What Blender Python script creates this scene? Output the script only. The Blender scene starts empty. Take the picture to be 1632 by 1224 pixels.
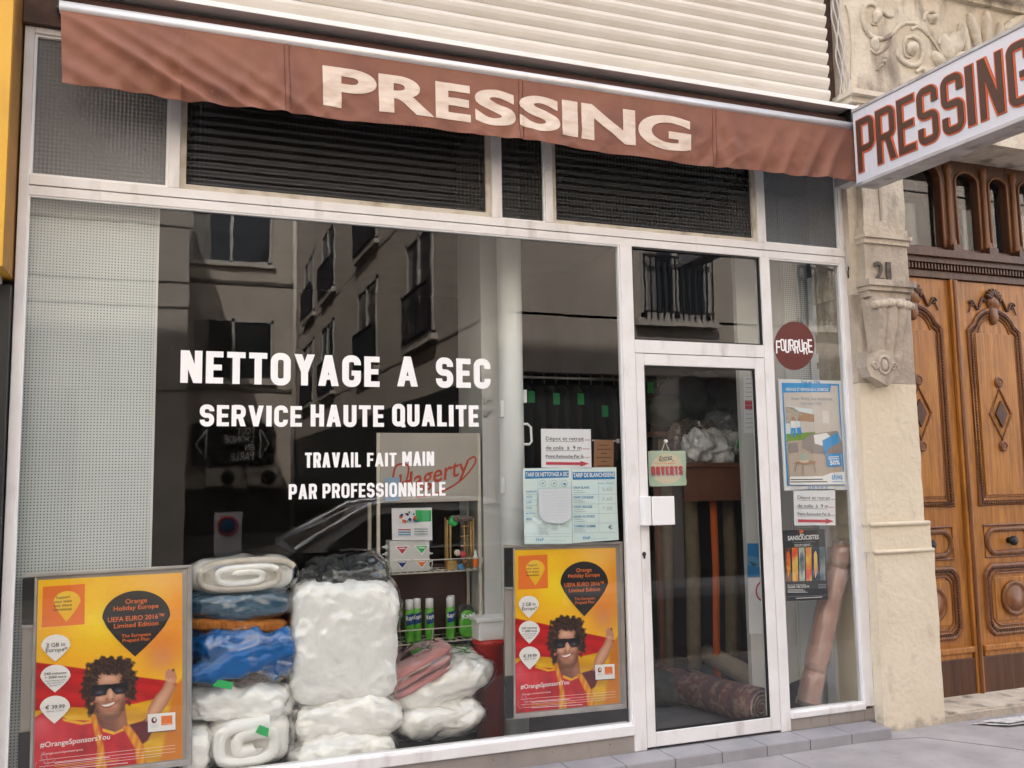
import bpy, bmesh, math, random
import numpy as np
from mathutils import Vector, Matrix, noise
random.seed(7)
SC = bpy.context.scene
COL = SC.collection
R = math.radians
PI = math.pi

# ------------------------------------------------------------------ camera
PW, PH, PF = 1632, 1224, 1465.0
CAM = Vector((0, -4.75, 1.62))
yaw, pit, rol = R(21.0), R(6.1), R(-0.95)
FW = Vector((math.sin(yaw)*math.cos(pit), math.cos(yaw)*math.cos(pit), math.sin(pit)))
_r0 = Vector((math.cos(yaw), -math.sin(yaw), 0)); _u0 = _r0.cross(FW)
RT = math.cos(rol)*_r0 + math.sin(rol)*_u0
UP = -math.sin(rol)*_r0 + math.cos(rol)*_u0
cd = bpy.data.cameras.new('camera'); cam = bpy.data.objects.new('camera', cd); COL.objects.link(cam)
cd.sensor_width = 36; cd.lens = PF/PW*36; cd.clip_end = 500; cd.clip_start = 0.05
cam.matrix_world = Matrix((( RT.x, UP.x, -FW.x, CAM.x), (RT.y, UP.y, -FW.y, CAM.y), (RT.z, UP.z, -FW.z, CAM.z), (0, 0, 0, 1)))
SC.camera = cam

# ------------------------------------------------------------------ light
SUN_EL, SUN_AZ = R(52), R(-28)          # azimuth from +Y towards +X: the sun stands behind the shop, the front is in open shade
w = bpy.data.worlds.new('World'); SC.world = w; w.use_nodes = True
nt = w.node_tree
sky = nt.nodes.new('ShaderNodeTexSky'); sky.sky_type = 'NISHITA'; sky.sun_disc = False
sky.sun_elevation = SUN_EL; sky.sun_rotation = SUN_AZ; sky.dust_density = 4.0; sky.air_density = 1.0; sky.ozone_density = 1.0
hs = nt.nodes.new('ShaderNodeHueSaturation'); hs.inputs['Saturation'].default_value = 0.55
nt.links.new(sky.outputs[0], hs.inputs['Color'])
bg = nt.nodes['Background']; bg.inputs[1].default_value = 0.15
nt.links.new(hs.outputs[0], bg.inputs[0])
sl = bpy.data.lights.new('sun', 'SUN'); sl.energy = 3.0; sl.angle = R(0.5); sl.color = (1, .95, .87)
so = bpy.data.objects.new('sun', sl); COL.objects.link(so)
sd = Vector((math.sin(SUN_AZ)*math.cos(SUN_EL), math.cos(SUN_AZ)*math.cos(SUN_EL), math.sin(SUN_EL)))
so.rotation_euler = sd.to_track_quat('Z', 'Y').to_euler(); so.location = (0, 0, 20)
SC.view_settings.view_transform = 'Standard'; SC.view_settings.look = 'None'
SC.view_settings.exposure = 2.6; SC.view_settings.gamma = 1.0
SC.cycles.max_bounces = 8; SC.cycles.transparent_max_bounces = 24; SC.cycles.diffuse_bounces = 4
SC.cycles.use_denoising = True

# ------------------------------------------------------------------ photo measuring helpers
def ray(px, py): return FW + RT*((px-PW/2)/PF) - UP*((py-PH/2)/PF)
def at(px, py, Y):
    d = ray(px, py); return CAM + d*((Y-CAM.y)/d.y)
def gz(px, py, Z):
    d = ray(px, py); return CAM + d*((Z-CAM.z)/d.z)
def depth(P): return (Vector(P)-CAM).dot(FW)

# ------------------------------------------------------------------ materials
MATS = {}
def mat(name, col, rough=.55, metal=0., col2=None, nscale=6., nlo=.4, nhi=.65, stretch=(1, 1, 1), bump=0., bscale=40., bstretch=(1, 1, 1),
        coat=0., spec=.5, sheen=0., detail=6., stain=None, emit=0., trans=0., crease=None):
    m = bpy.data.materials.new(name); m.use_nodes = True; MATS[name] = m
    t = m.node_tree; N = t.nodes; L = t.links; b = N['Principled BSDF']
    b.inputs['Base Color'].default_value = (*col, 1); b.inputs['Roughness'].default_value = rough; b.inputs['Metallic'].default_value = metal
    b.inputs['Coat Weight'].default_value = coat; b.inputs['Coat Roughness'].default_value = .12; b.inputs['Specular IOR Level'].default_value = spec
    b.inputs['Sheen Weight'].default_value = sheen
    if trans: b.inputs['Transmission Weight'].default_value = trans
    if emit:
        b.inputs['Emission Color'].default_value = (*col, 1); b.inputs['Emission Strength'].default_value = emit
    tc = N.new('ShaderNodeTexCoord')
    def nz(scale, st, det):
        mp = N.new('ShaderNodeMapping'); mp.inputs['Scale'].default_value = st; L.new(tc.outputs['Object'], mp.inputs[0])
        n = N.new('ShaderNodeTexNoise'); n.inputs['Scale'].default_value = scale; n.inputs['Detail'].default_value = det
        L.new(mp.outputs[0], n.inputs['Vector']); return n
    out = None
    if col2:
        n = nz(nscale, stretch, detail); mr = N.new('ShaderNodeMapRange'); mr.inputs[1].default_value = nlo; mr.inputs[2].default_value = nhi
        L.new(n.outputs[0], mr.inputs[0])
        mx = N.new('ShaderNodeMix'); mx.data_type = 'RGBA'; mx.inputs[6].default_value = (*col, 1); mx.inputs[7].default_value = (*col2, 1)
        L.new(mr.outputs[0], mx.inputs[0]); out = mx.outputs[2]
    if stain:
        sc_, st_, lo, hi, c3, amt = stain
        n = nz(sc_, st_, 8); mr = N.new('ShaderNodeMapRange'); mr.inputs[1].default_value = lo; mr.inputs[2].default_value = hi; mr.inputs[4].default_value = amt
        L.new(n.outputs[0], mr.inputs[0])
        mx = N.new('ShaderNodeMix'); mx.data_type = 'RGBA'; mx.inputs[6].default_value = (*col, 1); mx.inputs[7].default_value = (*c3, 1)
        if out: L.new(out, mx.inputs[6])
        L.new(mr.outputs[0], mx.inputs[0]); out = mx.outputs[2]
    if out: L.new(out, b.inputs['Base Color'])
    if bump:
        n = nz(bscale, bstretch, 5); bp = N.new('ShaderNodeBump'); bp.inputs['Strength'].default_value = bump; bp.inputs['Distance'].default_value = .02
        L.new(n.outputs[0], bp.inputs['Height']); L.new(bp.outputs[0], b.inputs['Normal'])
    if crease:                                      # sharp crumple lines: (scale, strength, stretch)
        n = nz(crease[0], crease[2], 3); n.noise_type = 'RIDGED_MULTIFRACTAL'; n.inputs['Distortion'].default_value = .4
        bp2 = N.new('ShaderNodeBump'); bp2.inputs['Strength'].default_value = crease[1]; bp2.inputs['Distance'].default_value = .03; L.new(n.outputs[0], bp2.inputs['Height'])
        if bump: L.new(bp.outputs[0], bp2.inputs['Normal'])
        L.new(bp2.outputs[0], b.inputs['Normal'])
    return m

def foot_dirt(m, h, col):
    """splash dirt thrown up from the pavement: ragged, strongest in the lowest h metres of the thing"""
    t = m.node_tree; N = t.nodes; L = t.links; b = N['Principled BSDF']; tc = N.new('ShaderNodeTexCoord'); sp = N.new('ShaderNodeSeparateXYZ'); L.new(tc.outputs['Object'], sp.inputs[0])
    n = N.new('ShaderNodeTexNoise'); n.inputs['Scale'].default_value = 14; n.inputs['Detail'].default_value = 8; L.new(tc.outputs['Object'], n.inputs[0])
    ad = N.new('ShaderNodeMath'); ad.operation = 'MULTIPLY_ADD'; ad.inputs[1].default_value = h*2.4; ad.inputs[2].default_value = -h*.9; L.new(n.outputs[0], ad.inputs[0])
    sb = N.new('ShaderNodeMath'); sb.operation = 'SUBTRACT'; L.new(ad.outputs[0], sb.inputs[0]); L.new(sp.outputs[2], sb.inputs[1])
    mr = N.new('ShaderNodeMapRange'); mr.inputs[1].default_value = -h*.25; mr.inputs[2].default_value = h*.5; mr.inputs[4].default_value = .6; L.new(sb.outputs[0], mr.inputs[0])
    mx = N.new('ShaderNodeMix'); mx.data_type = 'RGBA'; mx.inputs[7].default_value = (*col, 1); L.new(b.inputs['Base Color'].links[0].from_socket, mx.inputs[6]); L.new(mr.outputs[0], mx.inputs[0]); L.new(mx.outputs[2], b.inputs['Base Color'])

def glass(name, tint=(.93, .95, .94), gain=2.0, rough=0., wav=None, haze=0., hazecol=(.6, .6, .6), crinkle=0., cscale=30., base=0., smooth=False):
    m = bpy.data.materials.new(name); m.use_nodes = True; MATS[name] = m
    t = m.node_tree; N = t.nodes; L = t.links; N.remove(N['Principled BSDF']); o = N['Material Output']
    tr = N.new('ShaderNodeBsdfTransparent'); tr.inputs[0].default_value = (*tint, 1)
    gl = N.new('ShaderNodeBsdfGlossy'); gl.inputs['Roughness'].default_value = rough
    fr = N.new('ShaderNodeFresnel'); fr.inputs[0].default_value = 1.5
    ge = N.new('ShaderNodeNewGeometry')
    mu = N.new('ShaderNodeMath'); mu.operation = 'MULTIPLY_ADD'; mu.inputs[1].default_value = gain; mu.inputs[2].default_value = base; mu.use_clamp = True
    L.new(fr.outputs[0], mu.inputs[0])
    su = N.new('ShaderNodeMath'); su.operation = 'SUBTRACT'; su.inputs[0].default_value = 1; L.new(ge.outputs['Backfacing'], su.inputs[1])
    m2 = N.new('ShaderNodeMath'); m2.operation = 'MULTIPLY'; L.new(mu.outputs[0], m2.inputs[0]); L.new(su.outputs[0], m2.inputs[1])
    tc = N.new('ShaderNodeTexCoord'); bump = None
    if wav:                                         # ribbed / gridded cast glass: (scale x, scale z, strength)
        bump = N.new('ShaderNodeBump'); bump.inputs['Strength'].default_value = wav[2]; bump.inputs['Distance'].default_value = .01
        acc = None
        for ax, s in (('X', wav[0]), ('Z', wav[1])):
            if not s: continue
            wv = N.new('ShaderNodeTexWave'); wv.bands_direction = ax; wv.inputs['Scale'].default_value = s; wv.inputs['Distortion'].default_value = .25; wv.inputs['Detail'].default_value = 0
            L.new(tc.outputs['Object'], wv.inputs[0])
            if acc is None: acc = wv.outputs[1]
            else:
                ad = N.new('ShaderNodeMath'); ad.operation = 'ADD'; L.new(acc, ad.inputs[0]); L.new(wv.outputs[1], ad.inputs[1]); acc = ad.outputs[0]
        L.new(acc, bump.inputs['Height'])
    if crinkle:
        n = N.new('ShaderNodeTexNoise'); n.inputs['Scale'].default_value = cscale; n.inputs['Detail'].default_value = 4; n.noise_type = 'FBM' if smooth else 'RIDGED_MULTIFRACTAL'
        L.new(tc.outputs['Object'], n.inputs['Vector'])
        bump = N.new('ShaderNodeBump'); bump.inputs['Strength'].default_value = crinkle; bump.inputs['Distance'].default_value = .02; L.new(n.outputs[0], bump.inputs['Height'])
    if bump:
        L.new(bump.outputs[0], gl.inputs['Normal']); L.new(bump.outputs[0], fr.inputs['Normal'])
    base = tr.outputs[0]
    if haze:
        df = N.new('ShaderNodeBsdfDiffuse'); df.inputs[0].default_value = (*hazecol, 1)
        if bump: L.new(bump.outputs[0], df.inputs['Normal'])
        mh = N.new('ShaderNodeMixShader'); mh.inputs[0].default_value = haze; L.new(tr.outputs[0], mh.inputs[1]); L.new(df.outputs[0], mh.inputs[2]); base = mh.outputs[0]
    mx = N.new('ShaderNodeMixShader'); L.new(m2.outputs[0], mx.inputs[0]); L.new(base, mx.inputs[1]); L.new(gl.outputs[0], mx.inputs[2])
    L.new(mx.outputs[0], o.inputs[0]); return m

def pegboard(name, col, hole, pitch, rad):
    m = mat(name, col, .6, stain=(2.2, (1, 1, 1), .45, .7, tuple(c*.88 for c in col), .8)); t = m.node_tree; N = t.nodes; L = t.links; b = N['Principled BSDF']
    tc = N.new('ShaderNodeTexCoord'); mp = N.new('ShaderNodeMapping'); mp.inputs['Scale'].default_value = (1/pitch, 0, 1/pitch); L.new(tc.outputs['Object'], mp.inputs[0])
    fr = N.new('ShaderNodeVectorMath'); fr.operation = 'FRACTION'; L.new(mp.outputs[0], fr.inputs[0])
    sb = N.new('ShaderNodeVectorMath'); sb.operation = 'SUBTRACT'; sb.inputs[1].default_value = (.5, 0, .5); L.new(fr.outputs[0], sb.inputs[0])
    ln = N.new('ShaderNodeVectorMath'); ln.operation = 'LENGTH'; L.new(sb.outputs[0], ln.inputs[0])
    lt = N.new('ShaderNodeMath'); lt.operation = 'LESS_THAN'; lt.inputs[1].default_value = rad; L.new(ln.outputs['Value'], lt.inputs[0])
    mx = N.new('ShaderNodeMix'); mx.data_type = 'RGBA'; mx.inputs[7].default_value = (*hole, 1)
    src = b.inputs['Base Color'].links[0].from_socket; L.new(src, mx.inputs[6]); L.new(lt.outputs[0], mx.inputs[0]); L.new(mx.outputs[2], b.inputs['Base Color'])
    return m

def woodmat(name, c1, c2, c3):
    m = bpy.data.materials.new(name); m.use_nodes = True; MATS[name] = m
    t = m.node_tree; N = t.nodes; L = t.links; b = N['Principled BSDF']; b.inputs['Roughness'].default_value = .42; b.inputs['Coat Weight'].default_value = .12; b.inputs['Coat Roughness'].default_value = .3
    tc = N.new('ShaderNodeTexCoord')
    mp = N.new('ShaderNodeMapping'); mp.inputs['Scale'].default_value = (22, 22, 1.3); L.new(tc.outputs['Object'], mp.inputs[0])
    n = N.new('ShaderNodeTexNoise'); n.inputs['Scale'].default_value = 1.6; n.inputs['Detail'].default_value = 9; n.inputs['Roughness'].default_value = .65; n.inputs['Distortion'].default_value = .6; L.new(mp.outputs[0], n.inputs[0])
    cr = N.new('ShaderNodeValToRGB'); e = cr.color_ramp.elements; e[0].position = .3; e[0].color = (*c1, 1); e[1].position = .72; e[1].color = (*c3, 1); x = e.new(.52); x.color = (*c2, 1)
    L.new(n.outputs[0], cr.inputs[0])
    n2 = N.new('ShaderNodeTexNoise'); n2.inputs['Scale'].default_value = 2.6; n2.inputs['Detail'].default_value = 6; L.new(tc.outputs['Object'], n2.inputs[0])
    mr = N.new('ShaderNodeMapRange'); mr.inputs[1].default_value = .5; mr.inputs[2].default_value = .75; mr.inputs[4].default_value = .55; L.new(n2.outputs[0], mr.inputs[0])
    mx = N.new('ShaderNodeMix'); mx.data_type = 'RGBA'; mx.inputs[7].default_value = (*[c*.45 for c in c1], 1); L.new(cr.outputs[0], mx.inputs[6]); L.new(mr.outputs[0], mx.inputs[0])
    L.new(mx.outputs[2], b.inputs['Base Color'])
    bp = N.new('ShaderNodeBump'); bp.inputs['Strength'].default_value = .25; bp.inputs['Distance'].default_value = .01; L.new(n.outputs[0], bp.inputs['Height']); L.new(bp.outputs[0], b.inputs['Normal'])
    return m

M_white = mat('white_paint', (.83, .81, .80), .42, col2=(.77, .745, .73), nscale=5, stain=(9, (1, 1, .25), .58, .78, (.36, .30, .24), .55), bump=.06, bscale=60)
M_white2 = mat('white_plastic', (.86, .86, .86), .35)
M_bead = mat('dirty_bead', (.62, .57, .48), .5, col2=(.34, .28, .2), nscale=9, nlo=.45, nhi=.75)
M_grime = mat('grime', (.22, .16, .11), .8, col2=(.45, .38, .3), nscale=20)
M_black = mat('black', (.012, .012, .013), .5)
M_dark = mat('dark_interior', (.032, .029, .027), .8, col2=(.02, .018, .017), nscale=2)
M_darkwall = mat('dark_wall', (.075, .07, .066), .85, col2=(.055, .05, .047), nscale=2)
M_lino = mat('lino', (.20, .20, .21), .35, col2=(.15, .15, .16), nscale=8)
M_kick = mat('kick_plate', (.33, .285, .26), .45, metal=.0, col2=(.27, .235, .215), nscale=4, bump=.05, bscale=30, stain=(10, (1, 1, .5), .6, .8, (.2, .15, .11), .5))
M_glass = glass('window_glass', tint=(.975, .985, .98), gain=1.75, crinkle=.035, cscale=1.3, smooth=True)
M_glassr1 = glass('ribbed_glass', tint=(.5, .5, .5), gain=1.3, rough=.12, wav=(14, 7.0, .65), haze=.12, hazecol=(.09, .09, .09))
M_glassr2 = glass('patterned_glass', tint=(.62, .63, .62), gain=1.3, rough=.16, wav=(17, 15, .45), haze=.5, hazecol=(.40, .40, .40))
M_glassr3 = glass('pebbled_glass', tint=(.6, .62, .64), gain=1.6, rough=.2, wav=(22, 22, .4), haze=.35, hazecol=(.25, .26, .27))
M_film = glass('clear_plastic', tint=(1, 1, 1), gain=3.2, rough=.05, crinkle=1., cscale=6, base=.0)
M_filmbrown = glass('tinted_plastic', tint=(.95, .90, .87), gain=2.0, rough=.2, crinkle=1., cscale=8, haze=.22, hazecol=(.75, .60, .54))
M_filmdark = glass('smoky_plastic', tint=(.45, .47, .47), gain=1.8, rough=.12, crinkle=1., cscale=9, haze=.12, hazecol=(.3, .31, .32))
M_peg = pegboard('pegboard', (.56, .595, .585), (.13, .145, .14), .0145, .235)
M_peg2 = pegboard('pegboard_white', (.84, .87, .86), (.18, .19, .19), .0145, .235)
M_canvas = mat('awning_canvas', (.255, .100, .058), .72, col2=(.205, .078, .049), nscale=3, bump=.12, bscale=180, sheen=.08, stain=(6, (1, 1, .5), .52, .75, (.15, .062, .042), .6), crease=(4.5, .24, (1, 1, 1.6)))
M_canvasdk = mat('rolled_canvas', (.07, .03, .022), .8)
M_letter = mat('faded_lettering', (.72, .60, .50), .7, col2=(.62, .48, .38), nscale=16, nlo=.45, nhi=.72, stretch=(.5, 1, 2), bump=.08, bscale=40)
M_alu = mat('aluminium', (.62, .60, .58), .35, metal=.7, col2=(.5, .48, .46), nscale=10)
M_alubar = mat('awning_bar', (.68, .66, .65), .35, metal=.35, stain=(12, (.3, 1, 1), .55, .8, (.4, .33, .3), .6))
M_hood = mat('hood_white', (.82, .80, .78), .35, stain=(8, (.4, 1, 1), .6, .8, (.5, .45, .4), .5))
M_clad = mat('fluted_cladding', (.68, .635, .57), .3, col2=(.63, .58, .50), nscale=2.5, bump=.06, bscale=40, bstretch=(.15, 1, 1), stain=(14, (.25, 1, 2), .6, .8, (.4, .34, .27), .35))
M_stone = mat('stone', (.66, .585, .475), .85, col2=(.53, .45, .35), nscale=5, bump=.6, bscale=30, stain=(5.5, (1, 1, .35), .53, .66, (.19, .155, .125), .85))
M_stonegrey = mat('worn_stone', (.50, .43, .345), .85, col2=(.40, .34, .275), nscale=6, bump=.5, bscale=30, stain=(9, (1, 1, .35), .54, .72, (.18, .15, .12), .7))
M_plaster = mat('rough_render', (.74, .645, .50), .88, col2=(.695, .595, .45), nscale=3, bump=.4, bscale=26, stain=(9, (1, 1, .4), .62, .75, (.52, .43, .31), .55))
foot_dirt(M_plaster, .16, (.22, .185, .15))
M_tile = mat('step_tile', (.34, .33, .34), .4, col2=(.28, .27, .285), nscale=5, bump=.04, bscale=50)
M_grout = mat('grout', (.13, .12, .12), .9)
M_joint = mat('pavement_joint', (.24, .225, .225), .9)
M_pave = mat('pavement', (.385, .355, .345), .85, col2=(.30, .275, .268), nscale=3.5, bump=.25, bscale=90, stain=(16, (1, 1, 1), .57, .72, (.24, .225, .225), .4), nlo=.35, nhi=.62)
M_road = mat('asphalt', (.06, .06, .062), .85, col2=(.045, .045, .047), nscale=60, bump=.3, bscale=120)
M_wood = woodmat('oak', (.21, .075, .012), (.43, .170, .030), (.56, .25, .05))
M_woodmold = woodmat('oak_moulding', (.09, .030, .008), (.20, .070, .016), (.30, .12, .028))
M_wooddk = woodmat('dark_oak', (.045, .017, .008), (.09, .033, .013), (.13, .05, .02))
M_number = mat('worn_number', (.07, .06, .052), .8, col2=(.14, .12, .10), nscale=25)
M_iron = mat('iron', (.03, .03, .035), .5, metal=.6)
M_yellow = mat('yellow_paint', (.72, .40, .035), .45, col2=(.62, .33, .03), nscale=3)
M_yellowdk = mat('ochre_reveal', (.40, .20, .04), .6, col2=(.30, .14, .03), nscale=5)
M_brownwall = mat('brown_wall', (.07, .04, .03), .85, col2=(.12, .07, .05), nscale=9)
M_signface = mat('sign_acrylic', (.66, .665, .72), .3, col2=(.66, .66, .71), nscale=3, stretch=(1, 3, .7), stain=(10, (1, 1, .25), .6, .82, (.35, .33, .34), .5))
M_signcase = mat('sign_case', (.50, .485, .48), .5, col2=(.36, .34, .33), nscale=7, stain=(9, (1, 1, 1), .55, .7, (.16, .14, .13), .7))
M_signbrown = mat('sign_brown', (.085, .04, .026), .5)
M_signred = mat('sign_red', (.62, .13, .05), .45)
M_vinyl = mat('white_vinyl', (.92, .92, .92), .5)
M_disc = mat('maroon_vinyl', (.125, .015, .012), .45)
M_paper = mat('white_paper', (.80, .80, .82), .7, bump=.03, bscale=5)
M_ink = mat('black_ink', (.03, .03, .035), .7)
M_redink = mat('red_ink', (.55, .06, .09), .7)
M_palepaper = mat('pale_blue_paper', (.66, .80, .80), .7, col2=(.74, .83, .78), nscale=5)
M_bluehead = mat('blue_band', (.02, .20, .46), .6)
M_blueink = mat('blue_ink', (.10, .30, .50), .7)
M_greyink = mat('grey_ink', (.35, .40, .42), .7)
M_card = mat('kraft_card', (.25, .12, .05), .8)
M_cardink = mat('kraft_ink', (.10, .045, .02), .8)
M_cotton = mat('white_cotton', (.93, .92, .87), .7, col2=(.90, .88, .82), nscale=3, bump=.1, bscale=60, sheen=.1, crease=(3, .22, (1, 1, 1)))
M_cottonq = mat('quilted_cotton', (.93, .925, .885), .65, bump=.1, bscale=60, sheen=.1, crease=(3, .25, (1, 1, 1)))
M_cream = mat('cream_wool', (.62, .55, .46), .9, col2=(.72, .67, .58), nscale=12, bump=.5, bscale=40, sheen=.3)
M_navy = mat('petrol_blanket', (.022, .085, .15), .6, bump=.3, bscale=12, sheen=.1, coat=.3, crease=(4, .3, (.6, 1, 2)))
M_orangeknit = mat('orange_knit', (.48, .17, .025), .9, bump=.8, bscale=60, bstretch=(1, 1, .3), col2=(.36, .11, .02), nscale=30)
M_blue = mat('blue_bag', (.006, .135, .44), .32, col2=(.005, .10, .34), nscale=5, crease=(5, .7, (1, 1, 1.4)))
M_yellowcord = mat('yellow_cord', (.7, .5, .06), .6)
M_fur = mat('brown_fleece', (.14, .095, .08), .95, bump=1., bscale=50, col2=(.22, .16, .135), nscale=18, sheen=.4)
M_pink = mat('pink_fleece', (.50, .21, .20), .9, bump=.5, bscale=30, sheen=.4, col2=(.44, .17, .165), nscale=5)
M_black2 = mat('black_cloth', (.03, .035, .035), .7, bump=.5, bscale=12, col2=(.06, .065, .065), nscale=8)
M_green = mat('green_tag', (.03, .45, .12), .55)
M_redbin = mat('red_plastic', (.55, .03, .02), .35)
M_rackpanel = mat('rack_header', (.46, .42, .37), .5, col2=(.40, .36, .32), nscale=2)
M_rackback = mat('rack_back', (.10, .055, .045), .6)
M_wire = mat('cream_wire', (.62, .58, .49), .4)
M_scriptred = mat('script_red', (.48, .06, .03), .55)
M_post = mat('grey_post', (.64, .64, .62), .5, col2=(.58, .58, .56), nscale=3)
M_col = mat('white_column', (.82, .85, .84), .35, col2=(.76, .79, .78), nscale=3, stretch=(1, 1, .3))
M_bamboo = mat('bamboo', (.52, .33, .11), .55, col2=(.42, .25, .08), nscale=20)
M_cangreen = mat('can_green', (.10, .42, .04), .3, col2=(.20, .55, .08), nscale=14)
M_canblue = mat('can_blue', (.015, .05, .22), .3)
M_cap = mat('can_cap', (.85, .87, .86), .35)
M_rug = mat('patterned_rug', (.16, .07, .065), .95, col2=(.24, .165, .125), nscale=34, nlo=.45, nhi=.6, stretch=(1, .7, 1), bump=.4, bscale=60, stain=(7, (.5, 2.2, .5), .5, .54, (.085, .05, .06), .85))
M_rugbeige = mat('beige_rug', (.40, .34, .26), .95, bump=.4, bscale=60, col2=(.34, .28, .21), nscale=8)
M_rugend = mat('rug_backing', (.33, .28, .24), .9, col2=(.2, .15, .13), nscale=30)
M_rugorange = mat('orange_rug', (.62, .115, .015), .8)
M_rugolive = mat('olive_rug', (.20, .16, .10), .9, col2=(.26, .2, .13), nscale=10)
M_rugpink = mat('rose_rug', (.56, .33, .26), .9, col2=(.48, .27, .21), nscale=8)
M_tape = mat('brown_tape', (.42, .26, .19), .45)
M_counter = mat('brown_board', (.24, .10, .06), .5, col2=(.19, .08, .05), nscale=4)
M_tin = mat('mint_tin', (.42, .56, .42), .45, col2=(.50, .56, .40), nscale=6, stain=(9, (1, 1, 1), .6, .75, (.22, .17, .1), .7))
M_tincream = mat('cream_tin', (.66, .58, .42), .5)
M_tinred = mat('tin_red', (.50, .05, .06), .5)
M_op_orange = mat('poster_orange', (.85, .19, .03), .4)
M_op_yellow = mat('poster_yellow', (.90, .52, .02), .4, col2=(.92, .62, .10), nscale=4)
M_op_white = mat('poster_white', (.88, .86, .84), .4)
M_op_black = mat('poster_black', (.022, .02, .022), .4)
M_op_red = mat('poster_red', (.62, .035, .025), .45, col2=(.48, .02, .02), nscale=5, nlo=.35, nhi=.7, stretch=(1, 1, 2.5))
M_op_flagy = mat('poster_flag_yellow', (.78, .48, .01), .45, col2=(.62, .33, .01), nscale=6)
M_op_maroon = mat('poster_maroon', (.16, .012, .02), .45)
M_op_skin = mat('poster_skin', (.68, .42, .31), .5, col2=(.58, .33, .23), nscale=9)
M_op_skin2 = mat('poster_skin_dark', (.44, .24, .165), .5)
M_op_hair = mat('poster_hair', (.05, .026, .018), .5, col2=(.12, .066, .042), nscale=45, nlo=.45, nhi=.65)
M_op_beard = mat('poster_beard', (.20, .11, .08), .5)
M_clipgrey = mat('clip_grey', (.34, .31, .28), .5)
M_sofa = mat('poster_sofa', (.32, .27, .25), .6)
M_skyblue = mat('poster_blue', (.05, .33, .70), .5)
M_room = mat('poster_room', (.62, .55, .50), .6, col2=(.70, .64, .58), nscale=4)
M_roomfl = mat('poster_floor', (.52, .42, .34), .6)
M_grass = mat('poster_grass', (.20, .35, .06), .6)
M_wall_tan = mat('poster_tan', (.45, .27, .16), .6)
M_sd_dark = mat('art_dark', (.035, .035, .042), .5)
ART = [mat('art_'+n, c, .5, col2=c2, nscale=9, nlo=.42, nhi=.58) for n, c, c2 in (('brown', (.12, .05, .03), (.25, .14, .08)), ('flame', (.75, .12, .03), (.85, .55, .1)),
       ('pale', (.5, .55, .45), (.2, .3, .25)), ('red', (.7, .1, .06), (.75, .5, .15)), ('blue', (.08, .25, .45), (.02, .03, .06)), ('slate', (.25, .28, .3), (.06, .1, .14)))]
M_cable = mat('cable', (.52, .48, .43), .6)
M_newsprint = mat('newsprint', (.60, .58, .55), .8, col2=(.38, .37, .36), nscale=30, nlo=.5, nhi=.6)
M_facade = mat('opposite_render', (.44, .385, .33), .85, col2=(.385, .335, .29), nscale=.8, bump=.05, bscale=20)
M_facade2 = mat('opposite_pale_render', (.50, .46, .41), .85, col2=(.44, .40, .36), nscale=.6)
M_groove = mat('facade_groove', (.10, .09, .08), .9)
M_shop_dark = mat('shop_dark', (.03, .03, .032), .4)
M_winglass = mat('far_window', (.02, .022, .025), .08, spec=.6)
M_winframe = mat('far_frame', (.42, .40, .38), .5)
M_curtain = mat('curtain', (.22, .21, .20), .8, col2=(.12, .115, .11), nscale=14, stretch=(1, 1, .05))
M_signgrey = mat('grey_letter', (.85, .85, .85), .6)
M_carbody = mat('car_paint', (.04, .042, .048), .22, metal=.5, coat=.8)
M_carglare = mat('car_roof_glare', (.62, .63, .64), .3, metal=.35, coat=.6)  # pale cabin colour imitating sky glare on the dark car's roof
M_carglass = mat('car_glass', (.015, .017, .018), .03, spec=.7)
M_trimglare = mat('glare_trim', (.92, .92, .93), .22, metal=.9)  # bright metal standing in for the sky's reflection on the roof edge
M_tyre = mat('tyre', (.02, .02, .02), .8)
M_hub = mat('wheel_metal', (.45, .45, .46), .3, metal=.9)
M_lampred = mat('lamp_red', (.4, .02, .02), .2)
M_lampclr = mat('lamp_clear', (.6, .6, .6), .1)
def posterbg(name):
    m = mat(name, (.9, .5, .02), .35); t = m.node_tree; N = t.nodes; L = t.links; b = N['Principled BSDF']
    tc = N.new('ShaderNodeTexCoord'); n = N.new('ShaderNodeTexNoise'); n.inputs['Scale'].default_value = 2.6; n.inputs['Detail'].default_value = 2; L.new(tc.outputs['Object'], n.inputs[0])
    cr = N.new('ShaderNodeValToRGB'); e = cr.color_ramp.elements; e[0].position = .32; e[0].color = (.93, .62, .04, 1); e[1].position = .72; e[1].color = (.92, .60, .40, 1)
    x = e.new(.46); x.color = (.90, .50, .015, 1); x = e.new(.58); x.color = (.88, .30, .02, 1); L.new(n.outputs[0], cr.inputs[0]); L.new(cr.outputs[0], b.inputs['Base Color'])
    b.inputs['Coat Weight'].default_value = .3; return m
M_op_bg = posterbg('poster_clouds')

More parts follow.
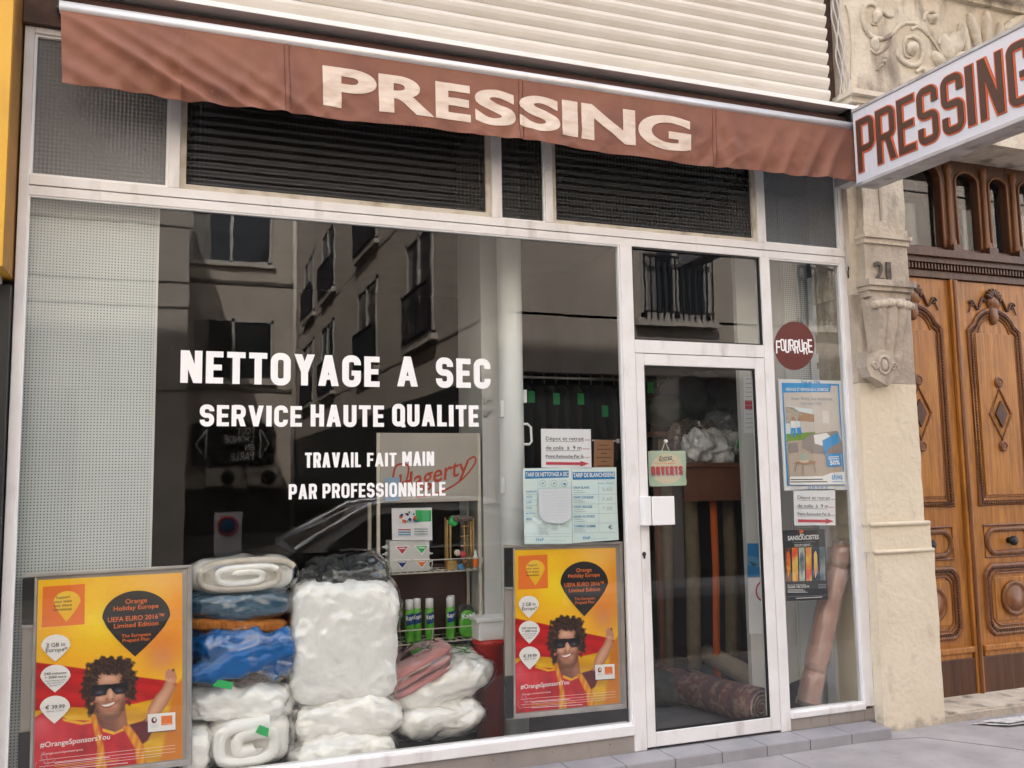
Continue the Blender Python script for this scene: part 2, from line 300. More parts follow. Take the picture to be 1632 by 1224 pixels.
# ------------------------------------------------------------------ mesh builder
def rounded(pts, r, closed=False, seg=5, only=None):
    out = []; n = len(pts)
    for i, p in enumerate(pts):
        if (not closed and i in (0, n-1)) or (only is not None and i not in only): out.append(p); continue
        a = Vector(pts[i-1]); b = Vector(p); c = Vector(pts[(i+1) % n])
        va = a-b; vc = c-b; rr = min(r, va.length*.4999 if closed or i > 1 else va.length*.98, vc.length*.4999 if closed or i < n-2 else vc.length*.98)
        if rr < 1e-6: out.append(p); continue
        A = b+va.normalized()*rr; C = b+vc.normalized()*rr
        for k in range(seg+1):
            t = k/seg
            # circular-like quadratic with stronger pull (conic weight for 90 deg)
            wgt = .7071; d = (1-t)**2+2*wgt*t*(1-t)+t*t
            q = (A*(1-t)**2+b*2*wgt*t*(1-t)+C*t*t)/d
            out.append(tuple(q))
    return out
def ribbon(pts, t, closed=False):
    P = []
    for p in pts:
        if not P or (Vector(p)-Vector(P[-1])).length > 1e-5: P.append(p)
    if closed and (Vector(P[0])-Vector(P[-1])).length < 1e-5: P.pop()
    n = len(P); Lf, Rt = [], []
    for i in range(n):
        b = Vector(P[i]); a = Vector(P[i-1]) if (closed or i > 0) else None; c = Vector(P[(i+1) % n]) if (closed or i < n-1) else None
        d1 = (b-a).normalized() if a is not None else (c-b).normalized(); d2 = (c-b).normalized() if c is not None else d1
        n1 = Vector((-d1.y, d1.x)); n2 = Vector((-d2.y, d2.x)); m = n1+n2
        if m.length < 1e-4: m = n1.copy()
        m.normalize(); k = (t/2)/max(.35, m.dot(n1)); Lf.append(tuple(b+m*k)); Rt.append(tuple(b-m*k))
    q = []
    for i in range(n if closed else n-1):
        j = (i+1) % n; q.append([Rt[i], Rt[j], Lf[j], Lf[i]])
    return q
def glyph(ch, W, t, rr=1.0, th=None):
    """block capitals in a W x 1 box: layers of polygons"""
    th = th or t; h = t/2; v = th/2; rad = rr*max(.02, W/2-h)
    def rc(x0, y0, x1, y1): return [[(x0, y0), (x1, y0), (x1, y1), (x0, y1)]]
    def rb(p, cl=False, only=None): return ribbon(rounded(p, rad, cl, 6, only), t, cl)
    m = W/2
    if ch == 'I': return [rc(0, 0, W, 1)]
    if ch == 'L': return [rc(0, 0, t, 1), rc(t, 0, W, th)]
    if ch == 'T': return [rc(0, 1-th, W, 1), rc(m-h, 0, m+h, 1-th)]
    if ch == 'H': return [rc(0, 0, t, 1), rc(W-t, 0, W, 1), rc(t, .5-v, W-t, .5+v)]
    if ch in 'EF':
        o = [rc(0, 0, t, 1), rc(t, 1-th, W, 1), rc(t, .5-v*.95, W*.92, .5+v*.95)]
        if ch == 'E': o.append(rc(t, 0, W, th))
        return o
    if ch == 'N': return [rc(0, 0, t, 1), rc(W-t, 0, W, 1), [[(0, 1), (W-t*1.15, 0), (W, 0), (t*1.15, 1)]]]
    if ch == 'M': return [rc(0, 0, t, 1), rc(W-t, 0, W, 1), [[(0, 1), (m-h, .28), (m+h, .28), (t*1.1, 1)]], [[(W, 1), (W-t*1.1, 1), (m-h, .28), (m+h, .28)]]]
    if ch == 'A': return [[[(0, 0), (t*1.05, 0), (m+h*1.05, 1), (m-h*1.05, 1)]], [[(W-t*1.05, 0), (W, 0), (m+h*1.05, 1), (m-h*1.05, 1)]], rc(W*.22, .2, W*.78, .2+th*.85)]
    if ch == 'V': return [[[(0, 1), (m-h*1.05, 0), (m+h*1.05, 0), (t*1.05, 1)]], [[(W-t*1.05, 1), (m-h*1.05, 0), (m+h*1.05, 0), (W, 1)]]]
    if ch == 'Y': return [rc(m-h, 0, m+h, .48), [[(0, 1), (m-h, .42), (m+h, .46), (t*1.1, 1)]], [[(W-t*1.1, 1), (m-h, .46), (m+h, .42), (W, 1)]]]
    if ch in 'OQ':
        o = [rb([(h, v), (W-h, v), (W-h, 1-v), (h, 1-v)], True)]
        if ch == 'Q': o.append([[(W*.52, .22), (W*.52+t, .26), (W+.04, -.04), (W-t*.7, -.06)]])
        return o
    if ch == 'D': return [rb([(h, v), (W-h, v), (W-h, 1-v), (h, 1-v)], True, (1, 2))]
    if ch == 'U': return [rb([(h, 1), (h, v), (W-h, v), (W-h, 1)])]
    if ch == 'C': return [rb([(W-h, .67), (W-h, 1-v), (h, 1-v), (h, v), (W-h, v), (W-h, .33)])]
    if ch == 'G': return [rb([(W-h, .70), (W-h, 1-v), (h, 1-v), (h, v), (W-h, v), (W-h, .52)]), rc(W*.5, .52-th*.9, W, .52)]
    if ch == 'S': return [rb([(W-h, .70), (W-h, 1-v), (h, 1-v), (h, .5), (W-h, .5), (W-h, v), (h, v), (h, .30)])]
    if ch in 'PR':
        y = .42 if ch == 'P' else .46
        o = [rc(0, 0, t, 1), rb([(h, 1-v), (W-h, 1-v), (W-h, y), (h, y)])]
        if ch == 'R': o.append([[(W-t*1.08, 0), (W+.01, 0), (W*.5+t*.8, y+v*.2), (W*.5-t*.25, y+v*.2)]])
        return o
    return []
RELW = dict(I=.0, L=.8, T=.92, E=.85, F=.82, M=1.3, A=1.1, V=1.1, Y=1.08, N=1.05, Q=1.04, O=1.03, G=1.02)
FW_ID = Matrix.Identity(4)
def facade_T(Y): return Matrix(((1, 0, 0, 0), (0, 0, -1, Y), (0, 1, 0, 0), (0, 0, 0, 1)))

class MB:
    def __init__(s, T=None): s.v = []; s.f = []; s.m = []; s.s = []; s.mats = []; s.T = T or FW_ID; s.lay = 0.
    def mi(s, mt):
        if mt not in s.mats: s.mats.append(mt)
        return s.mats.index(mt)
    def add(s, vs, fs, mt, smooth=False):
        o = len(s.v); T = s.T; i = s.mi(mt)
        s.v += [T @ Vector(p) for p in vs]; s.f += [[a+o for a in f] for f in fs]; s.m += [i]*len(fs); s.s += [smooth]*len(fs)
    def box(s, x0, x1, y0, y1, z0, z1, mt):
        vs = [(x, y, z) for z in (z0, z1) for y in (y0, y1) for x in (x0, x1)]
        s.add(vs, [(0, 2, 3, 1), (4, 5, 7, 6), (0, 1, 5, 4), (2, 6, 7, 3), (0, 4, 6, 2), (1, 3, 7, 5)], mt)
    def prism(s, poly, w0, w1, mt):
        """polygon in local (x, y), from w0 to w1 along local z"""
        n = len(poly); a = sum(poly[i-1][0]*poly[i][1]-poly[i][0]*poly[i-1][1] for i in range(n))
        if a < 0: poly = poly[::-1]
        vs = [(x, y, w0) for x, y in poly]+[(x, y, w1) for x, y in poly]
        s.add(vs, [list(range(n))[::-1], list(range(n, 2*n))]+[[i, (i+1) % n, n+(i+1) % n, n+i] for i in range(n)], mt)
    def poly(s, poly, wz, mt):
        n = len(poly); a = sum(poly[i-1][0]*poly[i][1]-poly[i][0]*poly[i-1][1] for i in range(n))
        if a < 0: poly = poly[::-1]
        s.add([(x, y, wz) for x, y in poly], [list(range(n))], mt)
    def tube(s, path, r, mt, n=8, closed=False, smooth=True, cap=True):
        P = [Vector(p) for p in path]; k = len(P); rs = r if isinstance(r, (list, tuple)) else [r]*k
        vs = []; up = None
        for i in range(k):
            a = P[i-1] if (closed or i > 0) else P[i]; c = P[(i+1) % k] if (closed or i < k-1) else P[i]
            d = (c-a).normalized()
            if up is None: up = Vector((0, 0, 1)) if abs(d.z) < .9 else Vector((1, 0, 0))
            x = d.cross(up)
            if x.length < 1e-4: x = d.orthogonal()
            x.normalize(); y = x.cross(d).normalized(); up = y
            for j in range(n):
                an = 2*PI*j/n; vs.append(P[i]+x*math.cos(an)*rs[i]+y*math.sin(an)*rs[i])
        fs = []
        for i in range(k if closed else k-1):
            q = (i+1) % k
            for j in range(n): fs.append((i*n+j, i*n+(j+1) % n, q*n+(j+1) % n, q*n+j))
        if cap and not closed: fs += [list(range(n))[::-1], list(range((k-1)*n, k*n))]
        s.add(vs, fs, mt, smooth)
    def lathe(s, prof, c, mt, n=20, axis='z', smooth=True):
        vs = []
        for r_, h_ in prof:
            for j in range(n):
                a = 2*PI*j/n; x, y = r_*math.cos(a), r_*math.sin(a)
                vs.append((c[0]+x, c[1]+y, c[2]+h_) if axis == 'z' else ((c[0]+x, c[1]-h_, c[2]+y) if axis == 'y' else (c[0]+h_, c[1]+x, c[2]+y)))
        k = len(prof); fs = [(i*n+j, i*n+(j+1) % n, (i+1)*n+(j+1) % n, (i+1)*n+j) for i in range(k-1) for j in range(n)]
        fs += [list(range(n))[::-1], list(range((k-1)*n, k*n))]
        s.add(vs, fs, mt, smooth)
    def grid(s, fn, nu, nv, mt, smooth=True, flip=False):
        vs = [fn(i/nu, j/nv) for j in range(nv+1) for i in range(nu+1)]
        fs = []
        for j in range(nv):
            for i in range(nu):
                q = (j*(nu+1)+i, j*(nu+1)+i+1, (j+1)*(nu+1)+i+1, (j+1)*(nu+1)+i); fs.append(q[::-1] if flip else q)
        s.add(vs, fs, mt, smooth)
    def blob(s, c, h, mt, e=(.45, .45), n=(56, 36), amp=.01, fr=4., seed=0, ridge=0., rfr=6., rot=0., sag=0., pinch=0.):
        """cushion: superellipsoid with creases"""
        cr, sr = math.cos(rot), math.sin(rot); vs = []; key = {}; fs = []; mm_ = max(5, int(n[0]/3.6)); e0, e1 = e
        def vid(d):
            k = (round(d[0], 5), round(d[1], 5), round(d[2], 5))
            if k in key: return key[k]
            x, y, z = d; f = ((abs(x)**(2/e0)+abs(y)**(2/e0))**(e0/e1)+abs(z)**(2/e1))**(-e1/2); x, y, z = x*f, y*f, z*f
            nr = Vector((math.copysign(abs(x)**(2/e0-1), x)/h[0], math.copysign(abs(y)**(2/e0-1), y)/h[1], math.copysign(abs(z)**(2/e1-1), z)/h[2]))
            nr = (nr.normalized()+Vector((x/h[0], y/h[1], z/h[2])).normalized()*.25).normalized()
            if pinch: z *= 1-pinch*abs(x)**3; x *= 1+.06*pinch*(abs(y)-.4)
            p = Vector((x*h[0], y*h[1], z*h[2])); q = Vector((p.x+seed*3.1, p.y-seed*1.7, p.z+seed*.9))
            dd = amp*noise.fractal(q*fr, .9, 2., 3)
            if ridge:
                q2 = q+Vector((noise.noise(q*5), noise.noise(q*5+Vector((9, 0, 0))), noise.noise(q*5+Vector((0, 9, 0)))))*.05
                dd += ridge*(noise.ridged_multi_fractal(q2*rfr, .9, 2.1, 4, 1., 2.)-1.0)
            p = p+nr*dd; p.z -= sag*(p.x/h[0])**2*h[2]
            vs.append((c[0]+p.x*cr-p.z*sr, c[1]+p.y, c[2]+p.x*sr+p.z*cr)); key[k] = len(vs)-1; return key[k]
        for ax in range(3):
            for sg in (-1, 1):
                def D(i, j):
                    u, v = -1+2*i/mm_, -1+2*j/mm_; d = [0, 0, 0]; d[ax] = sg; d[(ax+1) % 3] = u; d[(ax+2) % 3] = v; return d
                for i in range(mm_):
                    for j in range(mm_):
                        q = [vid(D(i, j)), vid(D(i+1, j)), vid(D(i+1, j+1)), vid(D(i, j+1))]; fs.append(q if sg > 0 else q[::-1])
        s.add(vs, fs, mt, True)
    def word(s, txt, x0, x1, y0, y1, t, mt, rr=1., th=None, gap=.22, dw=0., grow=0., w=None, cell=.55):
        """fit a word of block capitals to a box of the local (x, y) plane"""
        H = y1-y0; ws = [(t if c == 'I' else cell*RELW.get(c, 1.)) for c in txt]; tot = sum(ws)+gap*(len(txt)-1)*.5; k = (x1-x0)/(tot*H); x = x0
        base = s.lay if w is None else w
        for c, cw in zip(txt, ws):
            W = cw*k
            for li, lay in enumerate(glyph(c, W, t if c != 'I' else W, rr, th)):
                for pl in lay:
                    pts = [(x+px*H, y0+py*H) for px, py in pl]
                    if dw: s.prism(pts, base, base+dw+li*.0004, mt)
                    else: s.poly(pts, base+li*.00015, mt)
            x += (W+gap*.5*k)*H
    def text(s, txt, x0, x1, y, cap, mt, w=None, ang=0., bold=0., shear=0., align='L'):
        c = bpy.data.curves.new('tmp', 'FONT'); c.body = txt; c.size = 1; c.offset = bold; c.shear = shear; c.resolution_u = 3
        o = bpy.data.objects.new('tmp', c); me = bpy.data.meshes.new_from_object(o)
        vs = [v.co.copy() for v in me.vertices]; fs = [list(p.vertices) for p in me.polygons]
        bpy.data.objects.remove(o); bpy.data.curves.remove(c); bpy.data.meshes.remove(me)
        if not vs: return
        a = min(v.x for v in vs); b = max(v.x for v in vs); ky = cap/.69
        if x1 is None: kx = ky; x1 = x0+(b-a)*kx
        else: kx = (x1-x0)/(b-a)
        if align == 'C': sh = -(b-a)*kx/2
        else: sh = 0
        ca, sa = math.cos(ang), math.sin(ang); wz = s.lay if w is None else w; out = []
        for v in vs:
            X, Y = (v.x-a)*kx+sh, v.y*ky; out.append((x0+X*ca-Y*sa, y+X*sa+Y*ca, wz))
        s.add(out, fs, mt)
    def up(s, d=.0005): s.lay += d
    def build(s, name, parent=None, bevel=0., label=None, origin=None, recalc=False):
        me = bpy.data.meshes.new(name)
        V = s.v; xs = [v.x for v in V]; ys = [v.y for v in V]; zs = [v.z for v in V]
        O = Vector(origin) if origin is not None else Vector(((min(xs)+max(xs))/2, (min(ys)+max(ys))/2, min(zs)))
        me.from_pydata([tuple(v-O) for v in V], [], s.f)
        for mt in s.mats: me.materials.append(mt)
        me.polygons.foreach_set('material_index', s.m); me.polygons.foreach_set('use_smooth', s.s); me.update()
        if recalc:
            bm = bmesh.new(); bm.from_mesh(me); bmesh.ops.recalc_face_normals(bm, faces=bm.faces); bm.to_mesh(me); bm.free()
        ob = bpy.data.objects.new(name, me); COL.objects.link(ob)
        PO = WORLD.get(parent.name, Vector()) if parent else Vector()
        ob.location = O-PO; WORLD[ob.name] = O
        if parent: ob.parent = parent
        if label: ob['label'] = label
        if bevel:
            b = ob.modifiers.new('bevel', 'BEVEL'); b.width = bevel; b.segments = 2; b.limit_method = 'ANGLE'; b.angle_limit = R(40)
        return ob
WORLD = {}
def empty(name, loc, label, cat, group=None):
    o = bpy.data.objects.new(name, None); COL.objects.link(o); o.location = loc; o.empty_display_size = .1; WORLD[o.name] = Vector(loc)
    return tag(o, label, cat, group)
def tag(o, label, cat, group=None):
    o['label'] = label; o['category'] = cat
    if group: o['group'] = group
    return o
def struct(o): o['kind'] = 'structure'; return o
def bx(name, parent, b, mt, bevel=0., label=None):
    m = MB(); m.box(*b, mt); return m.build(name, parent, bevel, label)
def dup(root, delta, label, rotz=0., roty=0., cat=None):
    def cp(o, par):
        c = o.copy(); COL.objects.link(c)
        if par: c.parent = par
        for ch in list(o.children): cp(ch, c)
        return c
    c = cp(root, None); c.location = Vector(root.location)+Vector(delta); c.rotation_euler.z += rotz; c.rotation_euler.y += roty; c['label'] = label
    return c
def dupto(root, loc, label, rotz=0., roty=0.):
    return dup(root, Vector(loc)-Vector(root.location), label, rotz, roty)
exec_parts = True

class Flat(MB):
    """a sheet parallel to the shop front; measured from the photograph (crop origin and zoom)"""
    def __init__(s, Y, crop=(0, 0, 1)): super().__init__(facade_T(Y)); s.Y = Y; s.c = crop; s.lay = 0.
    def q(s, x, y):
        p = at(s.c[0]+x/s.c[2], s.c[1]+y/s.c[2], s.Y); return (p.x, p.z)
    def px(s, h, x=None):                                # a photo length in metres at this place
        return h/s.c[2]/PF*s.d
    def setd(s, x, y): s.d = depth(at(s.c[0]+x/s.c[2], s.c[1]+y/s.c[2], s.Y)); return s
    def p(s, pts, mt, thick=0.):
        pts = [s.q(*a) for a in pts]
        if thick: s.prism(pts, s.lay, s.lay+thick, mt); s.lay += thick
        else: s.poly(pts, s.lay, mt)
        s.up()
    def r(s, x0, y0, x1, y1, mt): s.p([(x0, y0), (x1, y0), (x1, y1), (x0, y1)], mt)
    def line(s, a, b, wd, mt):
        A, B = Vector(s.q(*a)), Vector(s.q(*b)); n = (B-A).normalized(); n = Vector((-n.y, n.x))*s.px(wd)/2
        s.poly([tuple(A-n), tuple(B-n), tuple(B+n), tuple(A+n)], s.lay, mt); s.up(.00015)
    def stroke(s, pts, wd, mt, closed=False):
        for qd in ribbon([s.q(*a) for a in pts], s.px(wd), closed): s.poly(qd, s.lay, mt)
        s.up()
    def t(s, txt, a, b, cap, mt, bold=0., shear=0.):     # baseline start a -> baseline end b
        A, B = Vector(s.q(*a)), Vector(s.q(*b)); d = B-A
        s.text(txt, A.x, A.x+d.length, A.y, s.px(cap), mt, ang=math.atan2(d.y, d.x), bold=bold, shear=shear); s.up(.0003)
def circ(cx, cy, rx, ry=None, n=28, a0=0): return [(cx+rx*math.cos(2*PI*i/n+a0), cy+(ry or rx)*math.sin(2*PI*i/n+a0)) for i in range(n)]
def drop(cx, y0, y1, w):
    r_ = w/2; cy = y0+r_*.92; o = []
    for i in range(25):
        a = PI+PI*i/24-0.0; o.append((cx+r_*math.cos(a), cy+r_*.92*math.sin(a)))
    for t_ in (.25, .5, .75): o.append((cx+r_*(1-t_)**.62 if 0 else cx+r_*(1-t_**1.35), cy+(y1-cy)*t_))
    o.append((cx, y1))
    for t_ in (.75, .5, .25): o.append((cx-r_*(1-t_**1.35), cy+(y1-cy)*t_))
    return o

# ================================================================== SETTING: street and room shells
GZ = .045
m = MB(); m.box(-14, 16, -2.35, .30, GZ-.25, GZ, M_pave)
for x in (-1.7, .9, 3.35, 5.7, 8.2):                      # joints between the cast slabs
    m.box(x, x+.006, -2.2, .0, GZ, GZ+.0015, M_joint)
m.tube([(4.05, -.19, GZ), (4.35, -.25, GZ), (4.62, -.62, GZ+.001), (4.9, -1.1, GZ)], .002, M_grout, 5)
struct(m.build('sidewalk'))
bx_ = MB(); bx_.box(-14, 16, -2.5, -2.35, GZ-.25, GZ+.003, M_stonegrey); struct(bx_.build('kerb'))
m = MB(); m.box(-40, 40, -45, -2.5, -.5, -.09, M_road); struct(m.build('road'))
m = MB(); m.box(-14, 3.2, -12, -7.1, -.3, GZ, M_pave); m.box(4.9, 16, -8.2, -7.1, -.3, GZ, M_pave); struct(m.build('opposite_sidewalk'))

# shop room: floor, walls, ceiling
m = MB(); m.box(-.72, 4.26, .0, 6.2, -.2, .105, M_lino); struct(m.build('shop_floor'))
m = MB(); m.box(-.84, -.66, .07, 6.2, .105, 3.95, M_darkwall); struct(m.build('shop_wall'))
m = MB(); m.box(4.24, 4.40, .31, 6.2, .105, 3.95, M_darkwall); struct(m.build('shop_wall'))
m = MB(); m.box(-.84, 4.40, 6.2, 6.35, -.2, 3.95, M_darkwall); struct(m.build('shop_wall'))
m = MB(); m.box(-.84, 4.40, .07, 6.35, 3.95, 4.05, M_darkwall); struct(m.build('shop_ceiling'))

# upper storeys of the shop's building: unseen, built this high to block the sun
bd = empty('apartment_building', (1.8, .1, 4.05), 'cream rendered storeys of the old building above the laundry', 'building')
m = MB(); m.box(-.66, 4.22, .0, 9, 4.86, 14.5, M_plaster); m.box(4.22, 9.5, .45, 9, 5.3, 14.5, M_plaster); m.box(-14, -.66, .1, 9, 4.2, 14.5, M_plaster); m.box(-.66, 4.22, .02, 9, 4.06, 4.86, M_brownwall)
m.build('wall', bd)
m = MB(); m.box(-14, 9.8, -.35, 9.2, 14.5, 14.8, M_stone); m.build('cornice', bd)

# ================================================================== SHOP FRONT
sf = empty('laundry_shop', (1.8, 0, .105), 'white metal framed laundry shopfront with wide display window and glazed door', 'shopfront')
def post(x0, x1, z0, z1, nm='post', y0=0., y1=.065): return bx(nm, sf, (x0, x1, y0, y1, z0, z1), M_white, .004)
post(-.650, -.607, .045, 3.842)
post(2.524, 2.604, .106, 3.010)
post(3.517, 3.586, .105, 3.010)
post(4.150, 4.222, .19, 3.010)
post(4.158, 4.214, 3.107, 3.842)
for a, b in ((.008, .062), (1.722, 1.778), (2.050, 2.098), (3.510, 3.570)): post(a, b, 3.107, 3.811, 'mullion')
bx('transom_rail', sf, (-.607, 4.2, .0, .065, 3.0605, 3.107), M_white, .003)
bx('transom_rail', sf, (-.607, 4.214, .006, .065, 3.0105, 3.0575), M_white, .003)
bx('top_rail', sf, (-.607, 4.158, .0, .065, 3.811, 3.842), M_white, .003)
bx('door_head', sf, (2.604, 3.517, .0, .065, 2.368, 2.446), M_white, .003)
bx('window_sill', sf, (-.607, 2.524, -.012, .09, .198, .256), M_white, .006)
bx('window_sill', sf, (3.586, 4.150, -.01, .09, .175, .213), M_white, .006)
k = MB(); k.box(-.66, 2.522, .004, .06, .040, .1975, M_kick)
for i in range(18): k.lathe([(.007, 0), (.006, .003), (.0, .004)], (-.55+i*.172, .004, .165 if i % 2 else .085), M_grime, 8, 'y')
k.build('kick_panel', sf)
k = MB(); k.box(3.588, 4.222, .004, .06, .106, .1745, M_kick)
for i in range(5): k.box(3.60+i*.135, 3.603+i*.135, .0025, .004, .108, .172, M_grime)
k.build('kick_panel', sf)
def pane(x0, x1, z0, z1, mt, y=.030, frame=M_bead, bw=.012, nm='window_pane'):
    g = MB(); g.box(x0, x1, y, y+.006, z0, z1, mt); o = g.build(nm, sf)
    if frame:
        b = MB()
        for (a, c, d, e) in ((x0, x1, z0, z0+bw), (x0, x1, z1-bw, z1), (x0, x0+bw, z0+bw, z1-bw), (x1-bw, x1, z0+bw, z1-bw)): b.box(a, c, y-.018, y-.0005, d, e, frame)
        fb = b.build('glazing_bead', o)
    return o
big = pane(-.607, 2.524, .256, 3.0105, M_glass, frame=M_white2, bw=.007)
pane(2.604, 3.517, 2.446, 3.0105, M_glass, frame=M_black, bw=.010)
pane(3.586, 4.150, .213, 3.0105, M_glass, frame=M_white2, bw=.008)
pane(-.607, .008, 3.107, 3.811, M_glassr2, frame=M_white2, bw=.012)
pane(.062, 1.722, 3.107, 3.811, M_glassr1, bw=.030, y=.035)
pane(1.778, 2.050, 3.107, 3.811, M_glassr1, frame=M_white2, bw=.008)
pane(2.098, 3.510, 3.107, 3.811, M_glassr1, bw=.026, y=.035)
pane(3.570, 4.158, 3.107, 3.811, M_glassr3, frame=M_white2, bw=.010)
# white vinyl lettering stuck on the big pane (child of the pane)
def lettering(words, nm='lettering', par=None, Y=.0292, t=.22):
    for txt, a, b, top in words:
        f = Flat(Y)
        A, B, T_ = at(a[0], a[1], Y), at(b[0], b[1], Y), at(a[0], top, Y)
        f.word(txt, A.x, B.x, (A.z+B.z)/2, (A.z+B.z)/2+(T_.z-A.z), t, M_vinyl, rr=.85, th=t*.84, gap=.20)
        f.build(nm, par)
lettering([('NETTOYAGE', (287, 612), (605, 615), 560), ('A', (633, 616), (666, 616), 568), ('SEC', (695, 617), (782, 619), 570)], par=big)
lettering([('SERVICE', (318, 679), (481, 680), 645), ('HAUTE', (495, 680), (612, 680), 645), ('QUALITE', (625, 680), (763, 679), 645)], par=big)
lettering([('TRAVAIL', (486, 746), (575, 744), 722), ('FAIT', (585, 744), (632, 743), 722), ('MAIN', (641, 743), (692, 742), 720)], par=big, t=.205)
lettering([('PAR', (460, 796), (505, 795), 772), ('PROFESSIONNELLE', (514, 794), (710, 790), 771)], par=big, t=.20)
# door
dr = MB()
DY0, DY1 = .004, .055
dx0, dx1, dz0, dz1 = 2.6065, 3.5150, .117, 2.3655
for (a, b, c, d) in ((dx0, 2.664, dz0, dz1), (3.447, dx1, dz0, dz1), (2.664, 3.447, dz0, .197), (2.664, 3.447, 2.296, dz1)): dr.box(a, b, DY0, DY1, c, d, M_white)
door = dr.build('door', sf, .004)
g = MB(); g.box(2.664, 3.447, .028, .034, .197, 2.296, M_glass); g.build('glass', door)
g = MB()
for (a, b, c, d) in ((2.664, 3.447, .197, .206), (2.664, 3.447, 2.287, 2.296), (2.664, 2.673, .206, 2.287), (3.438, 3.447, .206, 2.287)): g.box(a, b, .012, .0275, c, d, M_black)
g.build('gasket', door)
p0, p1 = at(1022, 838, -.05), at(1073, 790, -.05)
g = MB(); g.box(p0.x+.022, p0.x+.07, -.05, .004, p0.z, p1.z, M_white2); g.box(p0.x+.072, p1.x, -.062, -.046, p0.z, p1.z-.002, M_white2); g.build('handle', door, .004)
q = at(1027, 883, 0); g = MB(); g.lathe([(.013, 0), (.012, .004), (0, .005)], (q.x, .004, q.z), M_black, 14, 'y'); g.box(q.x-.005, q.x+.005, -.002, .003, q.z-.026, q.z-.009, M_black); g.build('keyhole', door)

# tiled step
st = MB(); st.box(-1.2, 4.165, -.185, .0, .0, .098, M_grout)
x = 4.165
while x > -1.2:
    x0 = max(x-.297, -1.2); st.box(x0+.003, x, -.188, -.003, .098, .106, M_tile); st.box(x0+.003, x, -.194, -.185, GZ, .1035, M_tile); x -= .30
tag(st.build('tiled_step', None, .0015), 'grey tiled step running below the shop door and window', 'step')

# fluted cladding above the awning
cl = MB(); zs = 4.0; prof = []
while zs < 4.86:
    for a, d in ((0, .004), (.006, .008), (.03, .022), (.05, .028), (.067, .027), (.077, .017), (.081, .004)): prof.append((zs+a, d))
    zs += .086
vs = []; X0, X1 = -.45, 4.085
for z, d in prof: vs += [(X0, -.04-d, z), (X1, -.04-d, z)]
cl.add(vs, [(2*i, 2*i+1, 2*i+3, 2*i+2) for i in range(len(prof)-1)], M_clad); cl.box(X0, X1, -.044, -.002, 3.99, 4.86, M_clad)
tag(cl.build('fluted_cladding'), 'cream fluted metal slat panel fixed above the brown awning', 'cladding')

# ------------------------------------------------------------------ awning
aw = empty('awning', (1.8, -.12, 3.47), 'folded brown canvas awning with faded white PRESSING lettering', 'awning')
m = MB(); m.box(-.50, 4.20, -.215, -.0485, 3.985, 3.998, M_hood); m.box(-.50, 4.20, -.223, -.2155, 3.972, 4.0, M_hood); m.build('hood', aw, .002)
m = MB(); m.tube([(-.46, -.11, 3.905), (4.12, -.11, 3.905)], .058, M_canvasdk, 16); m.build('roller', aw)
m = MB(); m.tube([(-.478, -.247, 3.838), (4.10, -.247, 3.838)], .029, M_alubar, 16); m.build('front_bar', aw)
def fold(u, v): return .006*math.sin(u*140+v*9)*(.3+.7*math.sin(u*37)**2)
m = MB(); m.grid(lambda u, v: (-.46+4.55*u, -.115-.125*v, 3.955-.088*v-.02*math.sin(PI*v)+fold(u, v)*.6), 220, 5, M_canvas); m.build('canopy', aw)
m = MB()
for x in (-.49, 4.115):
    m = MB(); m.box(x, x+.02, -.21, -.003, 3.84, 3.984, M_black); m.tube([(x+.01, -.02, 3.86), (x+.01, -.16, 3.83), (x+.01, -.245, 3.838)], .014, M_black, 8); m.build('bracket', aw)
SEAM = [.05, .546, 1.801, 3.04]
def drape(X, tz):
    """depth of the valance cloth; tz 0 top .. 1 bottom"""
    d = .012*tz*noise.fractal(Vector((X*2.2+tz*1.1, tz*1.3, 3)), 1, 2, 3)
    wob = noise.noise(Vector((X*1.7, tz, 7)))
    d += .010*(tz**1.3)*math.sin(9*X+4.5*tz+1.5*wob)*(.5+.5*noise.noise(Vector((X*1.3, 2, 1))))
    d += .0045*tz**.8*(1-abs(math.sin(13*X+5.5*tz+4*wob)))**2*(1+noise.noise(Vector((X*2.1, 5, 1))))
    for sx in SEAM:
        dx = X-sx; e = math.exp(-(dx/.20)**2); sg_ = 1 if dx > 0 else -1
        d += .0075*e*tz**.9*math.sin(46*dx-sg_*9*tz); d += .0035*math.exp(-(dx/.012)**2)
    ex = X+.46; e = math.exp(-(ex/.75)**2)                   # long folds pulled diagonally from the top left corner
    for k_, (ph, am) in enumerate(((.0, .038), (.32, .030), (.62, .022), (.95, .014))):
        q = ex-ph*.55-.62*tz+.05*wob; d += am*math.exp(-(q/.050)**2)*tz**.6*(1.1-.3*tz)
    d += .010*e*math.sin(30*ex-16*tz)*tz
    ex = 4.07-X; e = math.exp(-(ex/.55)**2)
    for ph, am in ((.05, .024), (.20, .020), (.38, .017), (.56, .013)):
        q = ex-ph-.16*tz+.03*wob; d += am*math.exp(-(q/.035)**2)*tz**.7
    d += .0050*(noise.ridged_multi_fractal(Vector((X*6-tz*1.6, tz*2.6, 5)), 1, 2, 3, 1, 2)-.8)*tz**.7
    return d
def val(X, tz): return Vector((X*(1-.0)+.03*tz*(1-2*(X+.47)/4.55)*.6, -.262-drape(X, tz)*1.05, 3.815-.350*tz-.008*math.sin(X*2.6+.6)*tz-.004*math.sin(X*9)*tz))
m = MB(); m.grid(lambda u, v: val(-.472+4.562*u, v), 520, 28, M_canvas)
m.grid(lambda u, v: val(-.472+4.562*u, v)+Vector((0, .003, 0)), 260, 14, M_canvas, flip=True)
va = m.build('valance', aw)
